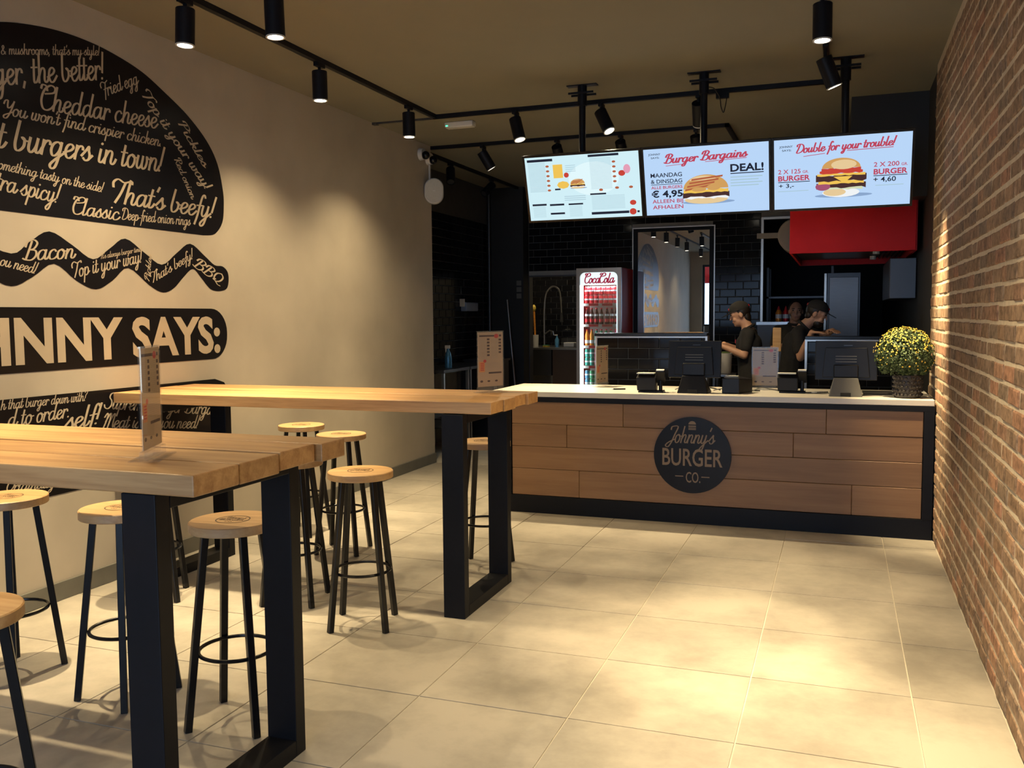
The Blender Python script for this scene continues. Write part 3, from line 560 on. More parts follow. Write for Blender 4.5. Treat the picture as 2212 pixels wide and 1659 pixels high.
# round logo sign on the counter front
SX, SZ, SR = -1.021, .521, .287
sg = tag(build('round_sign', MB().cone((SX, YC+.007, SZ), (SX, YC-.008, SZ), SR, SR, 56), M['vinyl'], origin=(SX, YC+.007, SZ)), 'round black logo disc with tan lettering on the wooden counter front', 'sign')
ux, uz = Vector((1, 0, 0)), Vector((0, 0, 1)); so = (SX, YC-.0095, SZ)
build('lettering', MB().flat(fit(script("Johnny's", .15), -.185, .093, .345, .062, -.005), so, ux, uz), M['creamcut'], sg)
build('lettering', MB().flat(fit(sans('BURGER', .012), -.222, -.079, .446, .134), so, ux, uz), M['creamcut'], sg)
build('lettering', MB().flat(fit(sans('CO.', .008), -.045, -.205, .108, .083)+[rect(-.125, -.064, -.164, -.157), rect(.07, .13, -.164, -.157)], so, ux, uz), M['creamcut'], sg)
build('burger_icon', MB().flat([ell(0, .232, .028, .026, 12, 0, PI), rect(-.028, .028, .214, .224), rect(-.028, .028, .203, .209), rect(-.028, .028, .192, .199)], so, ux, uz), M['creamcut'], sg)

# ------------------------------------------------------------------ tall tables
def table(name, label, y0, widths, x0, xr, ends, zt, f_y0, f_y1, fxl, fxr, thick=.062, gap=.007, group='tall plank tables'):
    r = root(name, ((x0+xr)/2, (y0+sum(widths)/2), 0), label, 'table', group)
    y = y0
    for wd, e, dz in zip(widths, ends, (0, -.003, .002, -.001)):
        build('plank', MB().box(x0, xr+e, y+gap, y+wd-gap, zt-thick+dz, zt+dz*.5), M['oak'], r, bevel=.004, seg=2); y += wd
    zb = zt-thick-.004
    for fx in (fxl, fxr):
        build('leg', MB().box(fx-.12, fx, f_y0, f_y0+.06, 0, zb), M['blackmetal'], r, bevel=.003)
        build('leg', MB().box(fx-.12, fx, f_y1-.06, f_y1, 0, zb), M['blackmetal'], r, bevel=.003)
        build('foot_bar', MB().box(fx-.12, fx, f_y0+.06, f_y1-.06, 0, .06), M['blackmetal'], r, bevel=.003)
        build('top_bar', MB().box(fx-.12, fx, f_y0+.06, f_y1-.06, zb-.05, zb), M['blackmetal'], r, bevel=.003)
    return r
table('bar_table', 'nearest tall table of four oak planks on black steel loop legs', 1.993, (.215, .215, .215, .165), -4.05, -1.655, (0, -.008, -.014, .006), 1.142, 2.015, 2.735, -3.75, -1.802)
table('bar_table', 'farther tall oak plank table reaching towards the counter', 4.225, (.185, .185, .185, .18), -4.06, -1.648, (0, .004, -.004, .01), 1.135, 4.225, 4.935, -3.76, -1.802, gap=.005)

# ------------------------------------------------------------------ bar stools
def stool():
    r = root('bar_stool', (0, 0, 0), 'x', 'bar stool', 'black bar stools with round oak seats')
    RT, RB, ZT, TH = .165, .197, .795, .036
    b = MB(); b.lathe([(RT-.003, ZT-TH), (RT, ZT-TH+.003), (RT, ZT-.0035), (RT-.0035, ZT)], n=56)
    st = build('seat', b, M['oakend'], r, smooth=True)
    ring = MB(); n = 40; R0, R1 = .066, .061
    ring.flat([([(q*math.cos(2*PI*i/n), q*math.sin(2*PI*i/n)) for i in range(n) for q in (R0, R1)], [(2*i, 2*i+1, (2*i+3) % (2*n), (2*i+2) % (2*n)) for i in range(n)])], (0, 0, ZT+.0006), (1, 0, 0), (0, 1, 0))
    ring.flat(fit(script("Johnny's", .17), -.045, .012, .088, .017), (0, 0, ZT+.0006), (1, 0, 0), (0, 1, 0))
    ring.flat(fit(sans('BURGER', .01), -.05, -.018, .1, .022), (0, 0, ZT+.0006), (1, 0, 0), (0, 1, 0))
    ring.flat(fit(sans('CO.', .01), -.016, -.042, .032, .014), (0, 0, ZT+.0006), (1, 0, 0), (0, 1, 0))
    build('brand_mark', ring, M['burn'], st)
    for k in range(4):
        a = PI/4+k*PI/2; c, s_ = math.cos(a), math.sin(a)
        build('leg', MB().sqbar((.108*c, .108*s_, ZT-TH), (RB*c, RB*s_, 0.0), .027, rot=a), M['blackgloss'], r, bevel=.002, seg=1)
    zr = .285; rr = .108+(RB-.108)*(ZT-TH-zr)/(ZT-TH)-.021
    build('foot_ring', MB().tube([(rr*math.cos(2*PI*i/40), rr*math.sin(2*PI*i/40), zr) for i in range(40)], .0075, 8, True), M['blackgloss'], r, smooth=True)
    build('seat_plate', MB().lathe([(.125, ZT-TH-.006), (.125, ZT-TH)], n=24), M['blackgloss'], r)
    return r
s0 = stool()
D2R = PI/180
SL = [(-2.275, 4.005, 18, 'bar stool standing alone in front of the right end of the farther table'),
      (-2.192, 2.868, 10, 'bar stool seen between the two steel legs at the near end of the nearest table'),
      (-2.782, 2.918, -7, 'bar stool half hidden behind the front steel leg of the nearest table'),
      (-3.445, 2.945, 2, 'brightly lit bar stool near the left edge, under the lower bun graphic'),
      (-2.222, 1.722, 0, 'bar stool in front of the nearest table, cut by the left edge of the photo'),
      (-2.83, 4.235, 13, 'bar stool hidden but for its legs behind the right leg of the nearest table'),
      (-3.62, 4.03, 30, 'bar stool by the vent grille, only its legs seen under the nearest table'),
      (-3.672, 5.62, 0, 'bar stool farthest back along the beige wall, its seat lit from above'),
      (-3.125, 5.255, 10, 'bar stool behind the farther table, right of the farthest one'),
      (-2.075, 5.205, 6, 'bar stool seen through the right loop leg of the farther table')]
for i, (x, y, a, lab) in enumerate(SL):
    if i == 0: s0.location = (x, y, 0); s0.rotation_euler = (0, 0, a*D2R); s0['label'] = lab
    else: dup(s0, (x, y, 0), a*D2R, lab)

# ------------------------------------------------------------------ menu cards in acrylic holders
def card(name, c, ang, h, wd, label):
    r = root(name, c, label, 'menu card', 'menu cards in clear stands', ang)
    R_ = RM[r.name]
    def B(nm, b, m, par=None, **k):
        b.v = [tuple(R_ @ Vector(p)) for p in b.v]; return build(nm, b, m, par or r, **k)
    B('base', MB().box(-wd/2, wd/2, -.045, .045, 0, .004), M['acrylic'])
    B('foot', MB().box(-wd/2, wd/2, -.012, -.004, .004, .03).box(-wd/2, wd/2, .004, .012, .004, .03), M['acrylic'])
    B('holder', MB().box(-wd/2-.004, wd/2+.004, -.0035, -.0015, .03, h).box(-wd/2-.004, wd/2+.004, .0015, .0035, .03, h), M['acrylic'])
    p = B('sheet', MB().box(-wd/2+.002, wd/2-.002, -.001, .001, .034, h-.006), M['paper'])
    for side in (-1, 1):
        ex = Vector((-side*wd, 0, 0))*1.0; ez = Vector((0, 0, h-.04)); ex = Vector((wd if side < 0 else -wd, 0, 0)); o = Vector((-wd/2 if side < 0 else wd/2, side*.0012, .034))
        dk = [rect(.06, .68, .915, .945)]+[rect(.36, .46, .85-.058*i, .885-.058*i) for i in range(6)]+[rect(.82, .92, .84-.058*i, .875-.058*i) for i in range(5)]+[rect(.42, .93, .235, .265), rect(.84, .93, .915, .95)]+[ell(.14, .1, .06, .022, 8), ell(.42, .1, .06, .018, 8), ell(.72, .1, .06, .018, 8)]
        B('print', MB().flat(dk, o, ex, ez), M['ink'], p)
        B('print', MB().flat([ell(.73, .925, .09, .04, 14), ell(.27, .47, .06, .03, 12)]+[rect(.1, .24, .30+.03*i, .315+.03*i) for i in range(5)], o+Vector((0, side*.0002, 0)), ex, ez), M['inkred'], p)
        B('print', MB().flat([rect(.05, .27, .27, .46)], o, ex, ez), M['inkorange'], p)
        B('print', MB().flat([rect(.06, .3, .86-.02*i, .865-.02*i) for i in range(18)]+[rect(.52, .78, .86-.02*i, .865-.02*i) for i in range(18)]+[rect(.36, .9, .43-.02*i, .435-.02*i) for i in range(7)], o, ex, ez), M['inkgrey'], p)
    return r
card('menu_card', (-1.985, 2.22, 1.1435), 115*D2R, .345, .19, 'menu card in a clear stand on the nearest table, seen almost edge-on')
card('menu_card', (-1.87, 4.80, 1.1365), 62*D2R, .35, .19, 'beige menu card in a clear stand at the right end of the farther table')
card('menu_card', (-.548, 7.36, .9735), 2*D2R, .338, .195, 'menu card in a clear stand on the white worktop between the two tills')
card('menu_card', (-1.87, 7.38, .9735), 74*D2R, .345, .19, 'menu card turned sideways on the worktop in front of the drinks cooler')
# ------------------------------------------------------------------ menu screens on ceiling poles
TZ0, TZ1, TY0, TY1 = 2.803, 2.307, 6.72, 6.885
eV = Vector((0, TY0-TY1, TZ0-TZ1)); TH_ = eV.length; eV.normalize(); eN = Vector((0, -eV.z, eV.y))      # up the screen, towards the room
def E_(n, c, s): 
    if n not in M: M[n] = emit(n, c, s)
    return M[n]
SB = 1.0
E_('scr_blue', (.50, .70, .98), .95*SB); E_('scr_blue2', (.42, .62, .93), .8*SB); E_('scr_pale', (.66, .90, .97), .95*SB); E_('scr_edge', (.72, .86, 1.0), 1.05*SB)
E_('scr_glow', (.76, .95, .99), .98*SB); E_('scr_red', (.62, .06, .12), .8); E_('scr_ink', (.012, .02, .05), .6); E_('scr_grey', (.30, .42, .60), .8); E_('scr_bun', (.78, .42, .13), .8); E_('scr_bunl', (.92, .68, .36), .85)
E_('scr_meat', (.08, .03, .03), .7); E_('scr_cheese', (.95, .60, .10), .9); E_('scr_tom', (.70, .06, .04), .8); E_('scr_bacon', (.55, .14, .06), .8); E_('scr_white', (.9, .93, .95), .95); E_('scr_lettuce', (.75, .82, .55), .85); E_('scr_pink', (.9, .4, .55), .85); E_('scr_onion', (.45, .10, .2), .8); E_('scr_text', (.46, .66, .76), .85); E_('scr_shadow', (.33, .50, .80), .75)
def screen(x0, x1, label, bg):
    r = root('menu_screen', ((x0+x1)/2, 6.8, TZ1), label, 'screen', 'menu screens above the counter')
    bl = Vector((x0, TY1, TZ1)); W = x1-x0; H = TH_; ex = Vector((1, 0, 0)); b = .016
    case = MB(); case.prism([(0, 0), (W, 0), (W, H), (0, H)], bl-eN*.045, ex, eV, eN*.035)
    build('casing', case, M['dark_plastic'], r, bevel=.004)
    fr = MB()
    for p in ([(0, 0), (W, 0), (W-b, b), (b, b)], [(W, 0), (W, H), (W-b, H-b), (W-b, b)], [(W, H), (0, H), (b, H-b), (W-b, H-b)], [(0, H), (0, 0), (b, b), (b, H-b)]): fr.prism(p, bl-eN*.012, ex, eV, eN*.012)
    build('bezel', fr, M['blackgloss'], r)
    sc = build('display', MB().prism([(b, b), (W-b, b), (W-b, H-b), (b, H-b)], bl-eN*.011, ex, eV, eN*.006), bg, r)
    o = bl+ex*b+eV*b-eN*.005; w_, h_ = ex*(W-2*b), eV*(H-2*b); lay = [0]
    def P(polys, m, nm='print'):
        lay[0] += 1; build(nm, MB().flat(polys, o+eN*(.0006*lay[0]), w_, h_), M[m], sc)
    return P
AS = .90/.495
def burger(P, cx, cy, s, tall):
    E = lambda dx, dy, rx, ry, a0=0, a1=2*PI: ell(cx+dx*s, cy+dy*s*AS, rx*s, ry*s*AS, 20, a0, a1)
    def layer(y, h, w_, seed, m):
        rr = random.Random(seed); n = 12; t = [(cx+(-w_+2*w_*i/n)*s, cy+(y+h+rr.uniform(-.35, .35)*h)*s*AS) for i in range(n+1)]; q = [(cx+(-w_+2*w_*i/n)*s, cy+(y-h+rr.uniform(-.35, .35)*h)*s*AS) for i in range(n+1)]
        P([(t+q, [(i, i+1, n+2+i, n+1+i) for i in range(n)])], m)
    P([E(.1, -.5 if not tall else -.80, 1.15, .09)], 'scr_shadow')
    if not tall:
        P([E(0, -.38, .95, .2)], 'scr_bunl'); layer(-.24, .10, .98, 3, 'scr_white'); layer(-.15, .12, 1.02, 4, 'scr_meat'); layer(.0, .07, .98, 5, 'scr_cheese')
        P([E(0, .10, .98, .62, 0, PI)], 'scr_bun'); P([E(-.1, .42, .62, .26, .2, PI-.2)], 'scr_bunl')
        for k in range(4): P([([(cx+(-.92+.1*k)*s, cy+(.02+.15*k)*s*AS), (cx+(.2+.18*k)*s, cy+(.20+.13*k)*s*AS), (cx+(.22+.18*k)*s, cy+(.28+.13*k)*s*AS), (cx+(-.9+.1*k)*s, cy+(.10+.15*k)*s*AS)], [(0, 1, 2, 3)])], 'scr_bacon', 'bacon_strip')
        P([E(.35, .15, .3, .14), E(-.3, .08, .32, .1)], 'scr_bun')
    else:
        P([E(0, -.68, .74, .2)], 'scr_white'); P([E(-.25, -.66, .45, .16)], 'scr_bunl'); layer(-.48, .07, .86, 3, 'scr_lettuce'); layer(-.36, .12, .98, 4, 'scr_meat'); P([E(-.72, -.40, .3, .17)], 'scr_onion'); layer(-.24, .06, .9, 5, 'scr_cheese')
        layer(-.06, .13, 1.0, 6, 'scr_meat'); P([([(cx-.3*s, cy-.0*AS*s), (cx+.45*s, cy+.0*AS*s), (cx+.12*s, cy-.28*AS*s)], [(0, 1, 2)])], 'scr_cheese'); layer(.09, .05, .95, 7, 'scr_cheese'); layer(.20, .06, .85, 8, 'scr_tom'); layer(.30, .06, .78, 9, 'scr_tom')
        P([E(0, .36, .76, .42, 0, PI)], 'scr_bun'); P([E(.1, .5, .5, .2)], 'scr_bunl')
# left screen: the full menu
P = screen(-2.34, -1.413, 'left menu screen, pale and crowded with small menu lines', M['scr_pale'])
P([ell(.60, .62, .22, .26, 40)], 'scr_glow')
P([rect(.02, .25, .925, .965), rect(.565, .83, .95, .985), rect(.56, .70, .365, .39), rect(.03, .16, .235, .265), rect(.19, .32, .225, .255), rect(.36, .49, .225, .25), rect(.19, .32, .085, .115), rect(.56, .89, .055, .095), rect(.96, .98, .06, .09), rect(.25, .30, .47, .495)], 'scr_ink')
P([rect(.025, .18, .90-.021*i, .907-.021*i) for i in range(22)], 'scr_text'); P([rect(.575, .76, .92-.022*i, .926-.022*i) for i in range(22)], 'scr_text'); P([rect(.57, .86, .34-.022*i, .346-.022*i) for i in range(10)], 'scr_text'); P([rect(.035, .15, .215-.02*i, .22-.02*i) for i in range(9)], 'scr_text'); P([rect(.365, .48, .205-.02*i, .21-.02*i) for i in range(9)], 'scr_text'); P([rect(.36, .45, .84-.03*i, .848-.03*i) for i in range(4)], 'scr_text'); P([rect(.33, .52, .36-.03*i, .37-.03*i) for i in range(3)], 'scr_text')
P([ell(.2, .85-.075*i, .016, .018, 8) for i in range(6)]+[ell(.785, .86-.075*i, .016, .018, 8) for i in range(5)]+[ell(.66, .44, .018, .02, 8), ell(.80, .46, .018, .02, 8), ell(.92, .46, .018, .02, 8)], 'scr_bacon')
P([rect(.25, .335, .66, .87)], 'scr_cheese'); P([ell(.365, .70, .022, .04, 14)], 'scr_tom'); P([ell(.925, .08, .03, .05, 14)], 'scr_tom'); P([ell(.93, .22, .028, .04, 10)], 'scr_tom'); P([ell(.85, .68, .03, .045, 10)], 'scr_tom'); P([ell(.895, .74, .03, .07, 16)], 'scr_pink')
P([ell(.33, .55, .055, .06, 8)], 'scr_cheese'); burger(P, .46, .55, .065, False)
# middle screen
P = screen(-1.409, -.480, 'middle menu screen headed Burger Bargains with the word DEAL', M['scr_blue'])
def TX(P, t, x, y, w_, h, m, bold=.012): P(fit(sans(t, bold), x, y, w_, h), m, 'lettering')
TX(P, 'JOHNNY', .04, .905, .10, .030, 'scr_ink', .01); TX(P, 'SAYS:', .06, .855, .07, .028, 'scr_ink', .01)
P(fit(script('Burger Bargains', .24), .17, .775, .66, .066, .045), 'scr_red', 'lettering'); P([([(.18, .735), (.33, .75), (.33, .757), (.18, .742)], [(0, 1, 2, 3)]), ([(.50, .762), (.83, .785), (.83, .793), (.50, .77)], [(0, 1, 2, 3)])], 'scr_red')
TX(P, 'MAANDAG', .05, .575, .26, .065, 'scr_ink'); TX(P, '& DINSDAG', .05, .485, .26, .06, 'scr_ink'); P([rect(.05, .31, .462, .47)], 'scr_ink')
TX(P, 'ALLE BURGERS', .05, .40, .26, .046, 'scr_red', .015); TX(P, '€ 4,95', .05, .275, .26, .10, 'scr_ink', .03); TX(P, 'ALLEEN BIJ', .055, .185, .255, .058, 'scr_red'); TX(P, 'AFHALEN', .055, .095, .255, .06, 'scr_red')
TX(P, 'DEAL!', .70, .60, .26, .11, 'scr_ink', .03); P([rect(.70, .96, .565, .578)], 'scr_ink'); P([rect(.70, .95-.03*(i % 2), .51-.042*i, .525-.042*i) for i in range(4)], 'scr_text')
burger(P, .50, .34, .185, False)
# right screen
P = screen(-.476, .455, 'right menu screen headed Double for your trouble with a double burger', M['scr_blue'])
TX(P, 'JOHNNY', .04, .885, .10, .030, 'scr_ink', .01); TX(P, 'SAYS:', .06, .835, .07, .028, 'scr_ink', .01)
P(fit(script('Double for your trouble!', .24), .165, .80, .72, .062, .04), 'scr_red', 'lettering'); P([([(.22, .745), (.38, .77), (.38, .778), (.22, .753)], [(0, 1, 2, 3)]), ([(.54, .79), (.87, .80), (.87, .809), (.54, .799)], [(0, 1, 2, 3)])], 'scr_red')
TX(P, '2 X 125', .03, .515, .17, .065, 'scr_red'); TX(P, 'GR.', .215, .515, .045, .04, 'scr_red', .01); TX(P, 'BURGER', .03, .415, .24, .075, 'scr_red', .03); P([rect(.03, .27, .39, .40)], 'scr_ink'); TX(P, '+ 3,-', .035, .315, .115, .06, 'scr_ink')
TX(P, '2 X 200', .735, .545, .18, .065, 'scr_red'); TX(P, 'GR.', .93, .545, .045, .04, 'scr_red', .01); TX(P, 'BURGER', .735, .44, .24, .075, 'scr_red', .03); P([rect(.735, .975, .415, .425)], 'scr_ink'); TX(P, '+ 4,60', .735, .335, .16, .07, 'scr_ink')
P([rect(.03, .26, .26, .27), rect(.75, .95, .28, .29)], 'scr_text')
burger(P, .50, .44, .185, True)
# poles
for px_, py_, x1, nm in ((-1.92, 6.955, -1.876, 'left'), (-.978, 6.925, -.945, 'middle'), (.008, 6.90, -.01, 'right')):
    r = root('screen_pole', (px_, py_, ZC), 'black ceiling pole and bracket carrying the %s menu screen' % nm, 'pole', 'poles of the menu screens')
    build('ceiling_plate', MB().box(px_-.12, px_+.12, py_-.03, py_+.03, ZC-.008, ZC), M['blackmetal'], r)
    build('flange', MB().box(px_-.10, px_+.10, py_-.05, py_-.035, ZC-.075, ZC-.06).box(px_-.1, px_+.1, py_+.035, py_+.05, ZC-.075, ZC-.06).cone((px_, py_, ZC-.16), (px_, py_, ZC-.008), .036, .036, 16), M['blackmetal'], r)
    build('tube', MB().cone((px_, py_, 2.50), (px_, py_, ZC-.008), .026, .026, 16), M['blackmetal'], r, smooth=True)
    zc = 2.56; yb = TY0+(TZ0-zc)*.333+.075
    build('bracket', MB().box(px_-.10, px_+.10, yb, py_+.03, zc-.05, zc+.05), M['blackmetal'], r)

# ------------------------------------------------------------------ light tracks and spots
def track(label, segs):
    (a, b_) = segs[0]; r = root('light_track', (a[0], a[1], ZC), label, 'light track')
    for a, b_ in segs:
        d = Vector((b_[0]-a[0], b_[1]-a[1], 0)); n = Vector((-d.y, d.x, 0)).normalized()*.019; z = Vector((0, 0, .034)); q = d.normalized()*.019
        A = Vector((a[0], a[1], ZC-.034))-q; B = Vector((b_[0], b_[1], ZC-.034))+q
        build('rail', MB().add([A-n, B-n, B+n, A+n, A-n+z, B-n+z, B+n+z, A+n+z], [(0, 3, 2, 1), (4, 5, 6, 7), (0, 1, 5, 4), (1, 2, 6, 5), (2, 3, 7, 6), (3, 0, 4, 7)]), M['blackmetal'], r)
    return r
TXL, TXR, TYF = -3.42, -.12, 7.48
track('black ceiling track loop running over the tables and across before the screens', [((TXL, -1.5), (TXL, TYF)), ((TXL, TYF), (TXR, TYF)), ((TXR, TYF), (TXR, -1.5))])
track('black ceiling track loop farther back behind the screens', [((-4.25, 12.2), (-4.25, 8.83)), ((-4.25, 8.83), (-1.03, 8.83)), ((-1.03, 8.83), (-1.03, 12.2))])
track('short black ceiling track nearest the camera over the tables', [((-2.88, -1.5), (-2.88, 4.35))])
def spot(x, y, tgt, label, lit=1.0, drop=.0, cone=46, blend=1.0, col=WARM, spill=.0, spc=125):
    """cylinder spot hanging from a track; tgt is the point it is aimed at"""
    r = root('track_spot', (x, y, ZC), label, 'spotlight', 'black cylinder track spots')
    zt = ZC-.034
    build('adapter', MB().box(x-.017, x+.017, y-.05, y+.05, zt-.028, zt), M['blackmetal'], r, bevel=.002)
    piv = Vector((x, y, zt-.085-drop))
    build('stem', MB().cone((x, y, zt-.028), piv, .011, .011, 10).cone(piv+Vector((-.02, 0, 0)), piv+Vector((.02, 0, 0)), .014, .014, 10), M['blackmetal'], r)
    d = (Vector(tgt)-piv).normalized(); R = .052; a = piv-d*.03; side = d.orthogonal().normalized()
    b = piv+d*.165
    h = MB(); h.cone(a, b, R, R, 28)
    build('housing', h, M['blackmetal'], r, smooth=True, bevel=.003)
    rim = MB(); n = 28; u = d.orthogonal().normalized(); v = d.cross(u); vs = []
    for q, off in ((R-.001, .0), (R-.001, .006), (R-.010, .006), (R-.012, .0015)):
        vs += [b+d*off+(u*math.cos(2*PI*i/n)+v*math.sin(2*PI*i/n))*q for i in range(n)]
    rim.add(vs, [(k*n+i, k*n+(i+1) % n, (k+1)*n+(i+1) % n, (k+1)*n+i) for k in range(3) for i in range(n)])
    build('rim', rim, M['white'] if lit else M['blackmetal'], r, smooth=True)
    build('lens', MB().cone(b+d*.0008, b+d*.0022, R-.012, R-.012, 24), M['lens'] if lit else M['darksteel'], r)
    if lit:
        inv = RM[r.name].inverted()
        for e_, c_ in ((lit, cone), (spill, spc)):                  # the beam, and the weaker spill of the reflector
            if e_ <= 0: continue
            l = bpy.data.lights.new('track_light', 'SPOT'); l.energy = SPOT_W*e_; l.color = col; l.spot_size = math.radians(c_); l.spot_blend = blend; l.shadow_soft_size = .022
            o = bpy.data.objects.new('track_light', l); link(o, r)
            o.location = inv @ (b+d*.012); o.rotation_euler = d.to_track_quat('-Z', 'Y').to_euler()
    return r
spot(-2.88, 4.25, (-2.80, 4.25, 0), 'black spot at the top edge of the photo, largest of the left spots', .9, spill=.08)
spot(TXL, 5.57, (-3.40, 5.60, 0), 'black spot pointing straight down, on the left track above the big bun graphic', 1.0, cone=50, spill=.40)
spot(TXL, 6.95, (-3.38, 6.95, 0), 'black spot pointing straight down near the far left corner of the track loop', .8, cone=50, spill=.34)
spot(-2.66, TYF, (-2.0, 7.15, .97), 'spot on the cross track between the emergency light and the left screen pole, tilted right', 1.3, cone=44, spill=.3)
spot(-1.90, TYF, (-.75, 7.0, .97), 'tilted spot just right of the left screen pole', .6, cone=44, spill=.3)
spot(-1.10, TYF, (-1.25, 9.3, 1.2), 'spot turned to the kitchen, beside the middle screen pole', .3, cone=40)
spot(TXR, 6.40, (.72, 6.75, 1.0), 'tilted spot at the right corner of the track, aimed at the brick wall', 2.2, cone=40, drop=.03)
spot(TXR, 5.40, (-.10, 5.30, 0), 'spot cut by the top edge of the photo over the right half', .6, cone=38)
spot(-3.50, 8.83, (-2.6, 9.4, 1.5), 'tilted lit spot on the rear track next to the wall speaker', .25, cone=50)
spot(-2.70, 8.83, (-2.6, 11.0, 1.0), 'rear track spot half hidden behind the left screen, left of its pole', .0)
spot(-2.05, 8.83, (-2.0, 11.0, 1.0), 'rear track spot half hidden behind the left screen, right of its pole', .0)
spot(-1.32, 8.83, (-1.2, 10.2, 1.0), 'rear track spot peeping over the middle screen beside its pole', .5, cone=50)
spot(-4.25, 9.7, (-3.9, 8.9, 2.0), 'unlit tilted spot on the rear side track just right of the wall speaker', .0)
spot(-4.25, 11.0, (-4.65, 10.2, 2.5), 'dark spot on the rear side track left of the left screen, farthest from the camera', .0)
# spots of the same tracks outside the picture
for x, y, t, e, cn, sp, lb in ((TXL, 4.2, (-3.5, 4.1, 0), 1.1, 50, .40, 'left track spot over the lower edge of the bun graphic, above the photo'), (TXL, 2.9, (-3.4, 3.0, 0), 1.1, 50, .40, 'left track spot over the lit stool, above the photo'),
      (-2.88, 2.35, (-2.75, 2.15, 1.1), 0.6, 50, .05, 'short track spot over the nearest table, above the photo'), (TXR, 4.1, (-.62, 4.35, 0), 1.6, 38, .75, 'right track spot lighting the middle of the bare floor, above the photo'),
      (TXR, 3.2, (.0, 3.35, 0), 1.6, 44, .75, 'right track spot lighting the floor at the lower right, above the photo'), (TXR, 2.0, (-1.95, 2.2, 1.1), .18, 46, .04, 'right track spot aimed at the menu card on the nearest table, above the photo'),
      (-2.88, .8, (-2.7, 1.1, 0), .15, 50, .03, 'short track spot behind the nearest table, above the photo'), (TXL, .6, (-3.4, .6, 0), .4, 50, .2, 'left track spot beside the camera, outside the photo'), (TXR, .6, (-.3, .8, 0), .2, 50, .05, 'right track spot beside the camera, outside the photo')):
    spot(x, y, t, lb, e, cone=cn, spill=sp, spc=84 if x == TXR else 125)
# ------------------------------------------------------------------ fittings on the beige wall and ceiling
r = root('wall_speaker', (-4.03, 8.66, 2.74), 'pale grey oval speaker on the end of the beige wall', 'speaker')
out = [(x, z) for x, z in rrect(.20, .265, .099, 9)]
fwd = Vector((.42, -.91, 0)).normalized(); sx_ = Vector((.91, .42, 0)).normalized(); oc = Vector((-3.985, 8.66, 2.872))
build('body', MB().prism([(x*1.0, z*1.0) for x, z in out], oc-fwd*.09, sx_, EZ, fwd*.10), M['white'], r, bevel=.018, seg=3)
build('grille', MB().prism([(x*.90, z*.92) for x, z in out], oc+fwd*.008, sx_, EZ, fwd*.006), M['greyspeaker'], r)
build('badge', MB().obox(oc+fwd*.0155, sx_*.014, fwd*.001, EZ*.004), M['white'], r)
build('bracket', MB().box(-4.09, -4.03, 8.68, 8.74, 2.80, 2.95).box(-4.06, -4.0, 8.66, 8.70, 2.84, 2.90), M['white'], r)
build('cable_duct', MB().box(XL, XL+.012, 8.765, 8.785, 2.95, 3.22), M['white'], r)
for i, (y, z, lb) in enumerate(((8.56, 3.235, 'white dome camera high at the end of the beige wall, left one of the pair'), (8.74, 3.215, 'white dome camera high at the end of the beige wall, right one at the corner'))):
    c = root('dome_camera', (XL, y, z), lb, 'camera', 'security cameras above the speaker')
    build('mount', MB().cone((XL, y, z), (XL+.045, y, z), .062, .058, 20), M['white'], c, smooth=True)
    build('lens_ball', MB().ball((XL+.07, y-.015, z-.015), .042, 14, 9), M['blackgloss'], c, smooth=True)
r = root('emergency_light', (-3.33, 7.84, ZC), 'small white emergency light box on the ceiling behind the track corner', 'light')
build('body', MB().box(-3.47, -3.19, 7.79, 7.88, ZC-.045, ZC), M['white'], r, bevel=.006)
build('diffuser', MB().box(-3.46, -3.20, 7.80, 7.87, ZC-.052, ZC-.045), M['white'], r)
build('indicator', MB().box(-3.455, -3.435, 7.785, 7.79, ZC-.04, ZC-.03), E_('green_led', (.1, .9, .5), 2.0), r)
r = root('cable_conduit', (-3.78, 7.57, ZC), 'thin grey conduit on the ceiling from the beige wall to the track corner', 'conduit')
build('duct', MB().box(XL, -3.44, 7.555, 7.585, ZC-.014, ZC), M['darksteel'], r); build('junction', MB().box(XL, XL+.045, 7.545, 7.595, ZC-.022, ZC), M['darksteel'], r)
r = root('cable_feed', (-.93, 7.44, ZC), 'small black feed box with a hanging cable loop beside the middle pole', 'cable')
build('box', MB().box(-.96, -.86, 7.46, 7.50, ZC-.075, ZC-.034), M['blackmetal'], r)
build('loop', MB().tube(smoothline([(-.96, 6.96, 3.26), (-.94, 7.2, 3.30), (-.93, 7.46, 3.29), (-.92, 7.46, 3.22), (-.90, 7.46, 3.17), (-.885, 7.46, 3.22), (-.875, 7.46, 3.285)], 5), .004, 6), M['rubber'], r)

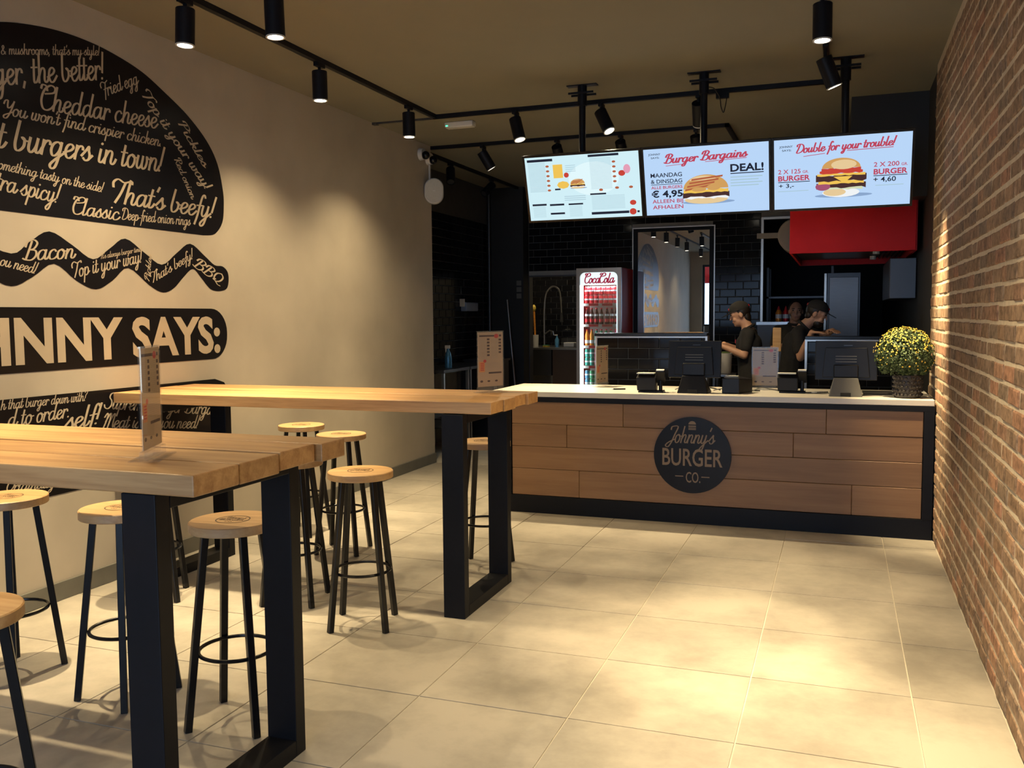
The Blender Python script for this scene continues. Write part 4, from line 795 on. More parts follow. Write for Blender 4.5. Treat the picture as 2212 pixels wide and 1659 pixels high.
# ------------------------------------------------------------------ on the worktop
ZW = .9735
def till(x0, x1, label, tilt, foot_mat):
    cx_ = (x0+x1)/2; wd = x1-x0
    r = root('touchscreen_till', (cx_, 7.0, ZW), label, 'till')
    u = Vector((0, math.sin(tilt), math.cos(tilt))); n_ = Vector((0, -math.cos(tilt), math.sin(tilt))); o = Vector((x0, 7.0, 1.085)); ht = .285
    build('screen_case', MB().prism([(0, 0), (wd, 0), (wd, ht), (0, ht)], o+n_*.0, Vector((1, 0, 0)), u, n_*.02), M['dark_plastic'], r, bevel=.004)
    build('back_cover', MB().prism([(.05, .02), (wd-.05, .02), (wd-.07, ht-.05), (.07, ht-.05)], o+n_*.02, Vector((1, 0, 0)), u, n_*.022), M['dark_plastic'], r, bevel=.004)
    build('touch_panel', MB().prism([(.006, .006), (wd-.006, .006), (wd-.006, ht-.006), (.006, ht-.006)], o-n_*.003, Vector((1, 0, 0)), u, n_*.003), M['blackgloss'], r)
    v = MB()
    for k in range(3): v.prism([(wd*.33, .13+.02*k), (wd*.67, .13+.02*k), (wd*.67, .136+.02*k), (wd*.33, .136+.02*k)], o+n_*.042, Vector((1, 0, 0)), u, n_*.003)
    build('vent', v, M['grey_plastic'], r)
    build('badge', MB().prism([(wd*.46, ht-.035), (wd*.60, ht-.035), (wd*.60, ht-.03), (wd*.46, ht-.03)], o+n_*.0202, Vector((1, 0, 0)), u, n_*.001), M['darksteel'], r)
    f = MB(); a, b_ = .115, .072
    f.add([(cx_-a, 6.885, ZW), (cx_+a, 6.885, ZW), (cx_+a, 7.12, ZW), (cx_-a, 7.12, ZW), (cx_-b_-.012, 6.93, 1.105), (cx_+b_+.012, 6.93, 1.105), (cx_+b_, 7.02, 1.105), (cx_-b_, 7.02, 1.105)], [(0, 3, 2, 1), (4, 5, 6, 7), (0, 1, 5, 4), (1, 2, 6, 5), (2, 3, 7, 6), (3, 0, 4, 7)])
    build('foot', f, foot_mat, r, bevel=.005)
    build('neck', MB().box(cx_-.085, cx_+.085, 6.945, 7.03, 1.105, 1.20), M['dark_plastic'], r, bevel=.008)
    build('cable_slot', MB().box(cx_-.035, cx_+.035, 6.880, 6.888, ZW+.003, ZW+.028), M['rubber'], r)
    return r
till(-1.245, -.845, 'black touchscreen till seen from behind, left of the menu card', .16, M['dark_plastic'])
till(-.165, .26, 'touchscreen till with a grey foot, seen from behind beside the plant', .05, M['grey_plastic'])
def terminal(x, y, label, rz):
    r = root('card_terminal', (x, y, ZW), label, 'card terminal', 'card terminals beside the tills', rz); R_ = RM[r.name]
    def B(nm, b, m, **k): b.v = [tuple(R_ @ Vector(p)) for p in b.v]; return build(nm, b, m, r, **k)
    B('stand', MB().box(-.09, .10, -.07, .07, 0, .012), M['dark_plastic'], bevel=.004)
    B('printer', MB().add([(-.10, -.05, .012), (.045, -.05, .012), (.045, .06, .012), (-.10, .06, .012), (-.105, -.06, .115), (.045, -.06, .115), (.045, .05, .145), (-.105, .05, .145)], [(0, 3, 2, 1), (4, 5, 6, 7), (0, 1, 5, 4), (1, 2, 6, 5), (2, 3, 7, 6), (3, 0, 4, 7)]), M['dark_plastic'], bevel=.006)
    B('lid', MB().box(-.104, .03, -.055, .05, .142, .149), M['white'])
    B('post', MB().cone((.075, .0, .012), (.075, 0, .09), .014, .014, 12), M['dark_plastic'])
    B('keypad', MB().obox((.075, 0, .125), (.034, 0, 0), (0, .018, .008), (0, -.022, .045)), M['dark_plastic'], bevel=.006)
    B('keypad_top', MB().obox((.075, -.022, .172), (.030, 0, 0), (0, .014, .004), (0, 0, .003)), M['white'])
    return r
terminal(-1.372, 6.95, 'black card terminal on the worktop, left of the left till', .05)
terminal(-.335, 7.16, 'black card terminal right of the middle menu card', .02)
r = root('receipt_printer', (-.735, 7.02, ZW), 'black receipt printer between the left till and the menu card', 'printer')
build('body', MB().add([(-.83, 6.94, ZW), (-.70, 6.94, ZW), (-.62, 7.12, ZW), (-.80, 7.12, ZW), (-.83, 6.94, 1.09), (-.70, 6.94, 1.09), (-.62, 7.12, 1.075), (-.80, 7.12, 1.115)], [(0, 3, 2, 1), (4, 5, 6, 7), (0, 1, 5, 4), (1, 2, 6, 5), (2, 3, 7, 6), (3, 0, 4, 7)]), M['dark_plastic'], r, bevel=.006)
build('paper', MB().box(-.81, -.715, 6.96, 7.03, 1.103, 1.106), M['white'], r); build('lid', MB().box(-.815, -.71, 6.955, 7.04, 1.088, 1.103), M['grey_plastic'], r, bevel=.003)
r = root('pen', (-1.647, 7.09, ZW), 'black pen lying on the bright left end of the worktop', 'pen')
build('barrel', MB().cone((-1.70, 7.075, ZW+.006), (-1.61, 7.11, ZW+.006), .006, .006, 10), M['dark_plastic'], r); build('tip', MB().cone((-1.70, 7.075, ZW+.006), (-1.715, 7.07, ZW+.004), .005, .0015, 10), M['steel'], r)
r = root('cable_tangle', (-.80, 7.17, ZW), 'tangle of black cables on the worktop around the left till', 'cable'); rc = random.Random(3)
for k in range(5):
    x = -1.22+.15*k; build('cable', MB().tube(smoothline([(x, 7.16, ZW+.005), (x+.05, 7.15+.05*rc.random(), ZW+.012+.02*rc.random()), (x+.12, 7.15+.05*rc.random(), ZW+.025*rc.random()+.005), (x+.2, 7.19, ZW+.006)], 6), .0045, 6), M['rubber'] if k % 2 else M['grey_plastic'], r)
r = root('cable_tangle', (-.2, 7.2, ZW), 'loose cables on the worktop left of the right till', 'cable')
for k in range(3):
    build('cable', MB().tube(smoothline([(-.27+.04*k, 7.15, ZW+.005), (-.22+.04*k, 7.08, ZW+.01), (-.14+.03*k, 7.12, ZW+.012), (-.08, 7.2, ZW+.005)], 6), .004, 6), M['white'] if k == 1 else M['rubber'], r)
r = tag(build('desk_mat', MB().box(.17, .38, 7.1, 7.4, ZW, ZW+.006), M['rubber'], bevel=.002), 'black rubber mat on the worktop behind the right till', 'mat')
# yellow mum
r = root('potted_mum', (.43, 7.0, ZW), 'bushy plant with yellow flowers in a dark basket at the right end of the worktop', 'plant')
pot = MB().lathe([(.083, 0), (.088, .01), (.093, .10), (.094, .158), (.088, .162), (.08, .15)], (.457, 6.93, ZW), 28); build('basket', pot, M['basket'], r, smooth=True)
wv = MB()
for k in range(22):
    a = 2*PI*k/22
    for q in range(5): wv.ball((.457+.0915*math.cos(a+q*.14), 6.93+.0915*math.sin(a+q*.14), ZW+.025+.029*q), (.012, .012, .012), 5, 4)
o = build('weave', wv, M['basket'], r); o['kind'] = 'stuff'
build('soil', MB().cone((.457, 6.93, ZW+.13), (.457, 6.93, ZW+.145), .08, .08, 20), M['rubber'], r)
PC = Vector((.435, 6.985, ZW+.285)); rp_ = random.Random(5); lf = MB(); fw = MB(); stm = MB()
def dome_pt(r_, zmin):
    while True:
        d = Vector((rp_.gauss(0, 1), rp_.gauss(0, 1), rp_.gauss(0, 1))).normalized()
        if d.z > zmin: return d, Vector((d.x*.205*r_, d.y*.20*r_, d.z*(.205 if d.z > 0 else .17)*r_))
for k in range(5200):
    d, p = dome_pt(rp_.uniform(.55, 1.0)**.6, -.75); p = PC+p
    if p.x > .622 or (p.x < .275 and p.y > 6.97): continue
    s_ = rp_.uniform(.008, .015); t = (d+Vector((rp_.gauss(0, .6), rp_.gauss(0, .6), rp_.gauss(0, .6)))).normalized(); u = t.orthogonal().normalized(); v = t.cross(u); an = rp_.uniform(0, 6.28); a = (u*math.cos(an)+v*math.sin(an)); b_ = t.cross(a)
    lf.add([p-a*s_, p+b_*s_*.45, p+a*s_+t*s_*.3, p-b_*s_*.45], [(0, 1, 2, 3)])
for k in range(1500):
    zmin = .15 if k < 1000 else -.6
    d, p = dome_pt(rp_.uniform(.97, 1.05), zmin); p = PC+p
    if p.x > .622 or (p.x < .275 and p.y > 6.97): continue
    if rp_.random() < (.75 if zmin < 0 else .30+.5*(1-d.z)): continue
    s_ = rp_.uniform(.0038, .0072); u = d.orthogonal().normalized(); v = d.cross(u); c = p+d*.002
    n = 7; fw.add([c+d*s_*.5]+[c+(u*math.cos(2*PI*i/n)+v*math.sin(2*PI*i/n))*s_ for i in range(n)], [(0, 1+i, 1+(i+1) % n) for i in range(n)])
for k in range(26):
    a = 2*PI*k/26; stm.tube([(.457+.03*math.cos(a), 6.93+.03*math.sin(a), ZW+.12), (PC.x+.09*math.cos(a), PC.y+.09*math.sin(a), PC.z-.03)], .003, 5)
o = build('foliage', lf, M['leaf'], r); o['kind'] = 'stuff'; o = build('flowers', fw, M['petal'], r); o['kind'] = 'stuff'; o = build('stems', stm, M['leaf'], r); o['kind'] = 'stuff'
# ------------------------------------------------------------------ behind the counter
# mirrored glass in the kitchen wall
m_ = bpy.data.materials.new('dark_glass'); m_.use_nodes = True; nt = m_.node_tree; pb = nt.nodes['Principled BSDF']; pb.inputs['Base Color'].default_value = (.004, .004, .004, 1); pb.inputs['Roughness'].default_value = .5
gl = nt.nodes.new('ShaderNodeBsdfGlossy'); gl.inputs['Roughness'].default_value = .004; gl.inputs[0].default_value = (.95, .95, .95, 1); mx = nt.nodes.new('ShaderNodeMixShader'); mx.inputs[0].default_value = .5
nt.links.new(pb.outputs[0], mx.inputs[1]); nt.links.new(gl.outputs[0], mx.inputs[2]); nt.links.new(mx.outputs[0], nt.nodes['Material Output'].inputs[0])
wi = struct('window_2', MB().box(-2.66, -1.58, YB-.02, YB+.06, 2.69, 2.74).box(-2.66, -2.60, YB-.02, YB+.06, .6, 2.69).box(-1.64, -1.58, YB-.02, YB+.06, .6, 2.69).box(-2.6, -1.64, YB-.02, YB+.06, .6, .66), M['blackmetal'])
build('edge_trim', MB().box(-2.675, -1.565, YB-.03, YB-.02, 2.735, 2.75).box(-1.58, -1.565, YB-.03, YB-.02, .6, 2.735).box(-2.675, -2.66, YB-.03, YB-.02, .6, 2.735), M['trim'], wi)
build('pane', MB().box(-2.6, -1.64, YB-.012, YB-.004, .66, 2.69), m_, wi)

# drinks cooler
CX0, CX1, CY, CZ = -3.262, -2.662, 11.5, 2.185
r = root('drinks_cooler', ((CX0+CX1)/2, CY, 0), 'tall lit drinks cooler with red sides and a white lit header, full of cans', 'cooler')
build('cabinet', MB().box(CX0, CX0+.03, CY+.05, 12.2, .05, CZ).box(CX1-.03, CX1, CY+.05, 12.2, .05, CZ).box(CX0+.03, CX1-.03, 12.15, 12.2, .05, CZ).box(CX0+.03, CX1-.03, CY+.05, 12.15, CZ-.04, CZ).box(CX0+.03, CX1-.03, CY+.05, 12.15, .05, .25), M['red'], r)
fr = MB(); pts = [(x+(CX0+CX1)/2-.02, z+1.17) for x, z in rrect(.50, 1.92, .07, 8)]; outr = [(CX0, .1), (CX1, .1), (CX1, CZ), (CX0, CZ)]
fr.box(CX0, -3.215, CY, CY+.05, .1, CZ).box(-2.71, CX1, CY, CY+.05, .1, CZ).box(-3.215, -2.71, CY, CY+.05, 2.13, CZ).box(-3.215, -2.71, CY, CY+.05, .1, .30)
for sx0, s in ((-3.215, 1), (-2.71, -1)):
    fr.prism([(sx0+s*(.07-.07*math.cos(t*PI/16)), 2.13-.07+.07*math.sin(t*PI/16)) for t in range(9)]+[(sx0, 2.13)] if s > 0 else ([(sx0-(.07-.07*math.cos(t*PI/16)), 2.13-.07+.07*math.sin(t*PI/16)) for t in range(9)]+[(sx0, 2.13)])[::-1], (0, CY+.05, 0), (1, 0, 0), (0, 0, 1), (0, -.05, 0))
build('door_frame', fr, M['steel'], r, bevel=.004)
build('handle', MB().box(-2.695, -2.675, CY-.03, CY, 1.0, 1.5), M['steel'], r, bevel=.004)
E_('cool_white', (.92, .98, 1.0), 7.0); E_('cool_inner', (.62, .82, .92), 2.0); E_('cool_red', (.55, .02, .07), .6)
hd = build('header', MB().box(-3.215, -2.71, CY+.03, CY+.05, 1.965, 2.13), E_('cool_head', (.80, .95, 1.0), 1.15), r)
build('lettering', MB().flat(fit(script('Coca', .24), -3.165, 1.992, .21, .062, .0)+fit(script('Cola', .24), -2.965, 1.992, .20, .062), (0, CY+.029, 0), (1, 0, 0), (0, 0, 1)), M['cool_red'], hd)
build('light_strip', MB().box(-3.215, -3.185, CY+.02, CY+.07, .3, 1.965), M['cool_white'], r); build('light_strip', MB().box(-2.735, -2.71, CY+.05, CY+.07, .3, 1.965), M['cool_inner'], r)
build('liner', MB().box(CX0+.03, CX1-.03, 12.08, 12.15, .25, CZ-.04), M['white'], r)
cl = bpy.data.lights.new('cooler_light', 'AREA'); cl.shape = 'RECTANGLE'; cl.size = .42; cl.size_y = .06; cl.energy = 22; cl.color = (.85, .95, 1.0); clo = bpy.data.objects.new('cooler_light', cl); link(clo, r); clo.location = Vector((-2.965, CY+.12, 1.955))-Vector(r.location); clo.rotation_euler = (math.radians(-12), 0, 0)
SH = (1.725, 1.452, 1.172, .905, .62)
for z in SH:
    s_ = build('shelf', MB().box(-3.185, -2.735, CY+.07, 12.05, z-.012, z), M['white'], r)
    build('price_strip', MB().box(-3.185, -2.72, CY+.06, CY+.07, z-.032, z+.002), M['white'], s_)
    build('price_label', MB().box(-3.11, -2.98, CY+.057, CY+.06, z-.03, z).box(-2.93, -2.79, CY+.057, CY+.06, z-.03, z), M['redtrim'], s_)
build('glass', MB().box(-3.215, -2.71, CY+.012, CY+.018, .3, 1.965), M['pane'], r)
def cancol(n, a): return mat(n, a, .3, .35, var=.25, scale=40)
CM = {'red': cancol('can_red', (.55, .02, .03)), 'silver': mat('can_lid', (.6, .6, .6), .3, .9), 'cola': mat('cola_bottle', (.09, .012, .01), .1), 'redlab': cancol('bottle_label', (.60, .02, .03)), 'wl': mat('white_label', (.75, .78, .8), .4), 'orange': cancol('can_orange', (.75, .28, .04)), 'green': cancol('can_green', (.10, .45, .24)), 'teal': cancol('can_teal', (.06, .38, .30)), 'blue': cancol('can_blue', (.10, .30, .50)), 'pink': cancol('can_pink', (.65, .10, .22))}
def drink(kind, x, z, label, group, proto={}):
    y = CY+.125
    if kind in proto: return dup(proto[kind], (x, y, z), 0, label, group)
    r_ = root('drink_bottle' if 'bottle' in kind else 'drink_can', (x, y, z), label, 'drink', group); proto[kind] = r_
    if 'bottle' in kind:
        c = kind.split('_')[0]
        build('body', MB().lathe([(.026, 0), (.029, .01), (.029, .075), (.026, .09), (.029, .105), (.028, .14), (.014, .185), (.012, .20)], (x, y, z), 16), CM['cola' if c == 'red' else c], r_, smooth=True)
        build('label', MB().lathe([(.0296, .03), (.0296, .072)], (x, y, z), 16), CM['redlab' if c == 'red' else 'wl'], r_, smooth=True)
        build('label', MB().lathe([(.0294, .108), (.0286, .135)], (x, y, z), 16), CM['wl' if c == 'red' else c], r_, smooth=True)
        build('cap', MB().lathe([(.014, .20), (.014, .215)], (x, y, z), 14), CM['redlab'], r_)
    else:
        c = kind.split('_')[0]
        build('body', MB().lathe([(.024, 0), (.031, .008), (.031, .098), (.025, .108)], (x, y, z), 16), CM[c], r_, smooth=True)
        build('lid', MB().lathe([(.026, .108), (.026, .111), (.022, .109)], (x, y, z), 16), CM['silver'], r_)
        build('band', MB().lathe([(.0315, .045), (.0315, .065)], (x, y, z), 16), CM['wl'], r_, smooth=True)
    return r_
ORD = ('first', 'second', 'third', 'fourth', 'fifth', 'sixth', 'seventh')
for lv in range(2):
    for i in range(7): drink('red_can', -3.152+.0645*i, SH[0]+.001+.112*lv, '%s red can from the left, %s row on the top cooler shelf' % (ORD[i], ('lower', 'upper')[lv]), 'red cans on the top cooler shelf')
for i in range(7): drink('red_bottle', -3.15+.0645*i+(.012 if i > 3 else 0), SH[1]+.001, '%s red-labelled bottle from the left on the second cooler shelf' % ORD[i], 'bottles on the second cooler shelf')
for i, c in enumerate(('orange', 'orange', 'teal', 'green', 'green', 'green', 'pink')): drink(c+'_bottle', -3.15+.0645*i, SH[2]+.001, '%s bottle, %s from the left on the third cooler shelf' % (c, ORD[i]), 'mixed bottles on the third cooler shelf')
for i, c in enumerate(('teal', 'teal', 'pink')):
    for lv in (0, 1): drink(c+'_can', -3.15+.066*i, SH[3]+.001+.112*lv, '%s can, %s from the left, %s row on the fourth cooler shelf' % (c, ORD[i], ('lower', 'upper')[lv]), 'cans on the fourth cooler shelf')
for i, c in enumerate(('blue', 'green', 'green')):
    for lv in (0, 1): drink(c+'_can', -3.15+.066*i, SH[4]+.001+.112*lv, '%s can, %s from the left, %s row on the fifth cooler shelf' % (c, ORD[i], ('lower', 'upper')[lv]), 'cans on the lowest cooler shelf')

# extraction hood over the range
HX0, HX1, HY0, HY1, HZ0, HZ1 = -.43, .605, 8.42, 10.6, 2.1, 2.58
r = root('extractor_hood', ((HX0+HX1)/2, (HY0+HY1)/2, HZ0), 'big red extractor hood hanging over the dark kitchen at the right', 'hood')
build('front_panel', MB().box(HX0, HX1-.012, HY0, HY0+.02, HZ0, HZ1), M['red'], r, bevel=.003)
build('side_panel', MB().box(HX0, HX0+.02, HY0+.02, HY1, HZ0, HZ1), M['red'], r); build('side_panel', MB().box(HX1-.02, HX1, HY0+.02, HY1, HZ0, HZ1), M['red'], r)
build('rear_panel', MB().box(HX0+.02, HX1-.02, HY1-.02, HY1, HZ0, HZ1), M['red'], r)
build('top_panel', MB().box(HX0+.02, HX1-.02, HY0+.02, HY1-.02, HZ1-.02, HZ1), M['darksteel'], r)
build('inner_slope', MB().add([(HX0+.03, HY0+.03, HZ0+.02), (HX1-.25, HY0+.03, HZ0+.02), (HX1-.25, HY1-.03, HZ0+.06), (HX0+.03, HY1-.03, HZ0+.06), (HX0+.03, HY0+.03, HZ0+.04), (HX1-.25, HY0+.03, HZ0+.04), (HX1-.25, HY1-.03, HZ0+.08), (HX0+.03, HY1-.03, HZ0+.08)], [(0, 3, 2, 1), (4, 5, 6, 7), (0, 1, 5, 4), (1, 2, 6, 5), (2, 3, 7, 6), (3, 0, 4, 7)]), M['darksteel'], r)
for k in range(5): build('filter_slat', MB().box(.375+.04*k, .395+.04*k, HY0+.1, HY1-.1, HZ0+.05, HZ0+.075), M['steel'], r)
for y in (8.9, 9.8): build('lamp', MB().cone((.3, y, HZ0+.04), (.3, y, HZ0+.005), .03, .03, 14), M['white'], r)
r = root('vent_duct', (-.49, 10.9, 2.46), 'cream round duct end sticking out left of the red hood', 'duct')
build('cylinder', MB().cone((-.49, 10.7, 2.45), (-.49, 11.2, 2.45), .19, .19, 32), M['plaster'], r, bevel=.03, seg=3); build('branch', MB().box(-.93, -.62, 11.0, 11.06, 2.45, 2.51), M['plaster'], r); build('hanger', MB().box(-.5, -.48, 10.8, 10.82, 2.63, ZC), M['darksteel'], r); build('hanger', MB().box(-.5, -.48, 11.1, 11.12, 2.63, ZC), M['darksteel'], r)
tag(build('wall_cabinet', MB().box(.42, XR+.015, 9.0, 10.4, 1.70, 2.07), M['darksteel'], bevel=.006), 'dark steel cabinet on the right kitchen wall under the hood', 'cabinet')
r = root('steel_fridge', (0, 11.6, 0), 'tall brushed steel fridge behind the man in the black cap', 'fridge')
build('body', MB().box(-.15, .22, 11.52, 12.15, .0, 2.05), M['darksteel'], r); build('door', MB().box(-.125, .20, 11.49, 11.52, .1, 2.0), M['door_steel'], r, bevel=.004); build('handle', MB().box(-.185, -.155, 11.49, 11.53, .2, 2.05), M['trim'], r, bevel=.003)
r = root('cooking_range', (.3, 9.6, 0), 'dark cooking range under the red hood, mostly hidden by the half wall', 'stove')
build('body', MB().box(.02, .60, 8.95, 10.4, 0, 1.12), M['darksteel'], r, bevel=.006); build('grate', MB().box(.05, .58, 9.0, 10.3, 1.12, 1.15), M['rubber'], r)
for k in range(4): build('knob', MB().cone((.02, 9.15+.3*k, 1.0), (-.01, 9.15+.3*k, 1.0), .022, .02, 12), M['steel'], r)
r = root('shelf_rack', (-.5, 13.0, 0), 'dark shelf rack deep in the kitchen behind the people', 'shelf')
for x in (-.95, -.12):
    for y in (12.85, 13.25): build('post', MB().box(x, x+.03, y, y+.03, 0, 2.2), M['darksteel'], r)
for z in (.6, 1.30, 1.78): build('shelf', MB().box(-.95, -.09, 12.85, 13.28, z, z+.025), M['darksteel'], r)
r = root('kitchen_counter', (-.6, 11.7, 0), 'steel kitchen counter behind the people carrying sauce bottles', 'counter')
build('top', MB().box(-.95, -.30, 11.3, 12.0, 1.44, 1.475), M['steel'], r); build('body', MB().box(-.94, -.32, 11.33, 11.98, 0, 1.44), M['darksteel'], r)
def sauce(x, y, z, m, lab):
    s_ = root('sauce_bottle', (x, y, z), lab, 'bottle', 'sauce bottles'); build('body', MB().lathe([(.036, 0), (.038, .01), (.038, .11), (.02, .145)], (x, y, z), 14), m, s_, smooth=True); build('nozzle', MB().lathe([(.02, .145), (.016, .16), (.005, .19)], (x, y, z), 12), M['redtrim'], s_, smooth=True); build('label', MB().lathe([(.0385, .04), (.0385, .09)], (x, y, z), 14), CM['wl'], s_)
sauce(-.70, 11.45, 1.4755, CM['orange'], 'orange sauce bottle left on the kitchen counter'); sauce(-.62, 11.5, 1.4755, CM['red'], 'red sauce bottle in the middle on the kitchen counter'); sauce(-.535, 11.42, 1.4755, M['paper'], 'cream sauce bottle right on the kitchen counter')
r = root('prep_counter', (-1.65, 8.9, 0), 'prep counter behind the left half wall where the barista works', 'counter')
build('top', MB().box(-2.18, -1.19, 8.67, 9.25, 1.17, 1.20), M['steel'], r); build('body', MB().box(-2.16, -1.21, 8.69, 9.23, 0, 1.17), M['darksteel'], r)
r = root('serving_tray', (-1.34, 8.95, 1.2005), 'small paper-lined tray under the hands of the barista', 'tray'); build('tray', MB().box(-1.48, -1.23, 8.82, 9.05, 1.2005, 1.215), M['paper'], r, bevel=.004); build('liner', MB().box(-1.46, -1.25, 8.84, 9.03, 1.215, 1.218), M['white'], r)
r = root('steel_stand', (-1.02, 8.95, 0), 'small steel stand beside the barista', 'stand'); build('top', MB().box(-1.14, -.94, 8.72, 9.0, .98, 1.0), M['steel'], r)
for x in (-1.13, -.965):
    for y in (8.73, 8.975): build('leg', MB().box(x, x+.02, y, y+.02, 0, .98), M['steel'], r)
r = root('white_tub', (-1.04, 8.85, 1.0005), 'white plastic food tub between the till and the barista', 'tub'); build('tub', MB().lathe([(.055, 0), (.065, .02), (.072, .19), (.075, .2), (.068, .195)], (-1.035, 8.84, 1.0005), 24), M['white'], r, smooth=True); build('contents', MB().ball((-1.035, 8.84, 1.19), (.06, .06, .025), 12, 8), M['leaf'], r)
r = root('cutting_board', (-.66, 10.3, 0), 'pale wooden board standing upright behind the menu card', 'board'); build('board', MB().box(-.69, -.60, 10.3, 10.32, 1.16, 1.42), M['oakend'], r, bevel=.005); build('stand', MB().box(-.86, -.58, 10.2, 10.5, 0, 1.16), M['darksteel'], r)

# left kitchen corner
def worktable(y0, y1, lab):
    r = root('steel_table', (-4.42, (y0+y1)/2, 0), lab, 'table', 'steel tables'); build('top', MB().box(-4.69, -4.15, y0, y1, .935, .97), M['darksteel'], r, bevel=.003); build('undershelf', MB().box(-4.68, -4.17, y0+.03, y1-.03, .3, .32), M['darksteel'], r)
    for x in (-4.685, -4.19):
        for y in (y0+.01, y1-.04): build('leg', MB().box(x, x+.032, y, y+.032, 0, .935), M['steel'], r)
worktable(9.22, 9.97, 'steel work table just behind the end of the beige wall'); worktable(10.0, 10.9, 'second steel work table, farther back behind the menu card')
r = root('spray_bottle', (-4.31, 9.7, .9705), 'blue spray bottle with a white trigger on the steel table', 'bottle'); build('bottle', MB().lathe([(.04, 0), (.042, .01), (.042, .12), (.03, .17), (.014, .21), (.014, .225)], (-4.31, 9.7, .9705), 16), CM['blue'], r, smooth=True); build('trigger', MB().box(-4.345, -4.29, 9.68, 9.72, 1.195, 1.235).box(-4.345, -4.335, 9.69, 9.71, 1.15, 1.195), M['white'], r, bevel=.004)
r = root('paper_dispenser', (-4.70, 11.2, 1.64), 'pale blue dispenser box on the black tiled side wall', 'dispenser'); build('box', MB().box(-4.70, -4.62, 11.0, 11.42, 1.64, 1.755), mat('pale_blue_plastic', (.20, .27, .42), .4), r, bevel=.008); build('clip', MB().box(-4.70, -4.64, 10.97, 11.0, 1.70, 1.80), M['white'], r)
r = root('mop', (-4.3, 11.85, 0), 'mop with a thin pale handle leaning on the dark wall', 'mop'); build('handle', MB().cone((-4.40, 11.965, 1.80), (-4.20, 11.8, .2), .012, .012, 10), M['trim'], r); build('head', MB().lathe([(.10, 0), (.09, .06), (.04, .2), (.02, .22)], (-4.195, 11.79, .0), 16), M['white'], r, smooth=True)
tag(build('water_pipe', MB().cone((-4.655, 11.94, 0), (-4.655, 11.94, 3.35), .022, .022, 12), M['darksteel'], smooth=True), 'vertical dark pipe in the left kitchen corner', 'pipe')
r = root('low_cabinet', (-4.35, 11.2, 0), 'dark low cabinet behind the farther menu card', 'cabinet'); build('body', MB().box(-4.64, -4.18, 10.97, 11.4, 0, .98), M['darksteel'], r); build('top', MB().box(-4.66, -4.16, 10.95, 11.42, .98, 1.01), M['darksteel'], r); build('door', MB().box(-4.62, -4.20, 10.955, 10.97, .08, .95), M['darkpaint'], r)
for k, z in enumerate((1.85, 1.94, 2.03)): tag(build('light_switch', MB().box(-4.27, -4.20, 11.988, 12.0, z-.035, z+.035), M['grey_plastic'], bevel=.003), ('lowest', 'middle', 'highest')[k]+' light switch beside the dark doorway to the sink', 'switch', 'light switches')
# sink room
r = root('sink_unit', (-4.4, 14.6, 0), 'sink unit with a high spring tap seen through the doorway', 'sink')
build('top', MB().box(-5.3, -3.5, 14.0, 15.29, 1.02, 1.05), M['steel'], r); build('body', MB().box(-5.28, -4.40, 14.02, 15.29, .6, 1.02), M['darksteel'], r); build('cabinet', MB().box(-4.38, -3.52, 14.02, 15.29, .25, 1.02), mat('brown_cabinet', (.09, .055, .035), .6), r)
for x in (-5.25, -4.42, -3.56): build('leg', MB().box(x, x+.03, 14.05, 14.08, 0, .6), M['steel'], r)
tp = smoothline([(-4.80, 14.9, 1.05), (-4.80, 14.9, 1.62), (-4.77, 14.9, 1.92), (-4.68, 14.88, 2.05), (-4.58, 14.86, 2.06), (-4.50, 14.84, 1.96), (-4.47, 14.83, 1.62)], 8)
build('tap', MB().tube(tp, .016, 8), M['steel'], r, smooth=True); build('spray_head', MB().cone((-4.47, 14.83, 1.62), (-4.465, 14.83, 1.46), .02, .032, 12), M['rubber'], r); build('spout', MB().tube([(-4.80, 14.9, 1.25), (-4.66, 14.75, 1.32), (-4.58, 14.7, 1.30), (-4.57, 14.7, 1.24)], .013, 8), M['steel'], r, smooth=True)
r = root('bottle_brush', (-4.86, 14.5, 1.0505), 'yellow brush standing in a white holder by the sink', 'brush'); build('holder', MB().lathe([(.05, 0), (.055, .2)], (-4.83, 14.5, 1.0505), 16), M['white'], r); build('handle', MB().cone((-4.83, 14.5, 1.10), (-4.86, 14.52, 1.66), .014, .018, 10), CM['orange'], r); build('bristles', MB().ball((-4.865, 14.52, 1.70), (.04, .04, .06), 10, 7), M['petal'], r)
r = root('sponge', (-4.57, 14.3, 1.0505), 'yellow sponge on the sink top', 'sponge'); build('foam', MB().box(-4.62, -4.52, 14.25, 14.33, 1.0505, 1.08), M['petal'], r, bevel=.006); build('scourer', MB().box(-4.62, -4.52, 14.25, 14.33, 1.08, 1.088), CM['green'], r)
r = root('soap_bottle', (-4.42, 14.4, 1.0505), 'clear soap bottle with a white pump on the sink top', 'bottle'); build('bottle', MB().lathe([(.035, 0), (.037, .12), (.014, .16), (.012, .19)], (-4.42, 14.4, 1.0505), 14), CM['blue'], r, smooth=True); build('pump', MB().box(-4.46, -4.41, 14.39, 14.41, 1.24, 1.26), M['white'], r)
r = root('plastic_box', (-4.2, 14.35, 1.0505), 'translucent plastic box at the right of the sink top', 'box'); build('box', MB().box(-4.30, -4.06, 14.25, 14.45, 1.0505, 1.20), M['acrylic'], r); build('contents', MB().box(-4.27, -4.09, 14.27, 14.43, 1.055, 1.13), M['white'], r, bevel=.01)
r = root('bucket', (-3.97, 14.3, 1.0505), 'small pink bowl at the right end of the sink top', 'bowl'); build('bowl', MB().lathe([(.04, 0), (.07, .08), (.066, .08), (.036, .01)], (-3.96, 14.3, 1.0505), 18), CM['pink'], r, smooth=True)
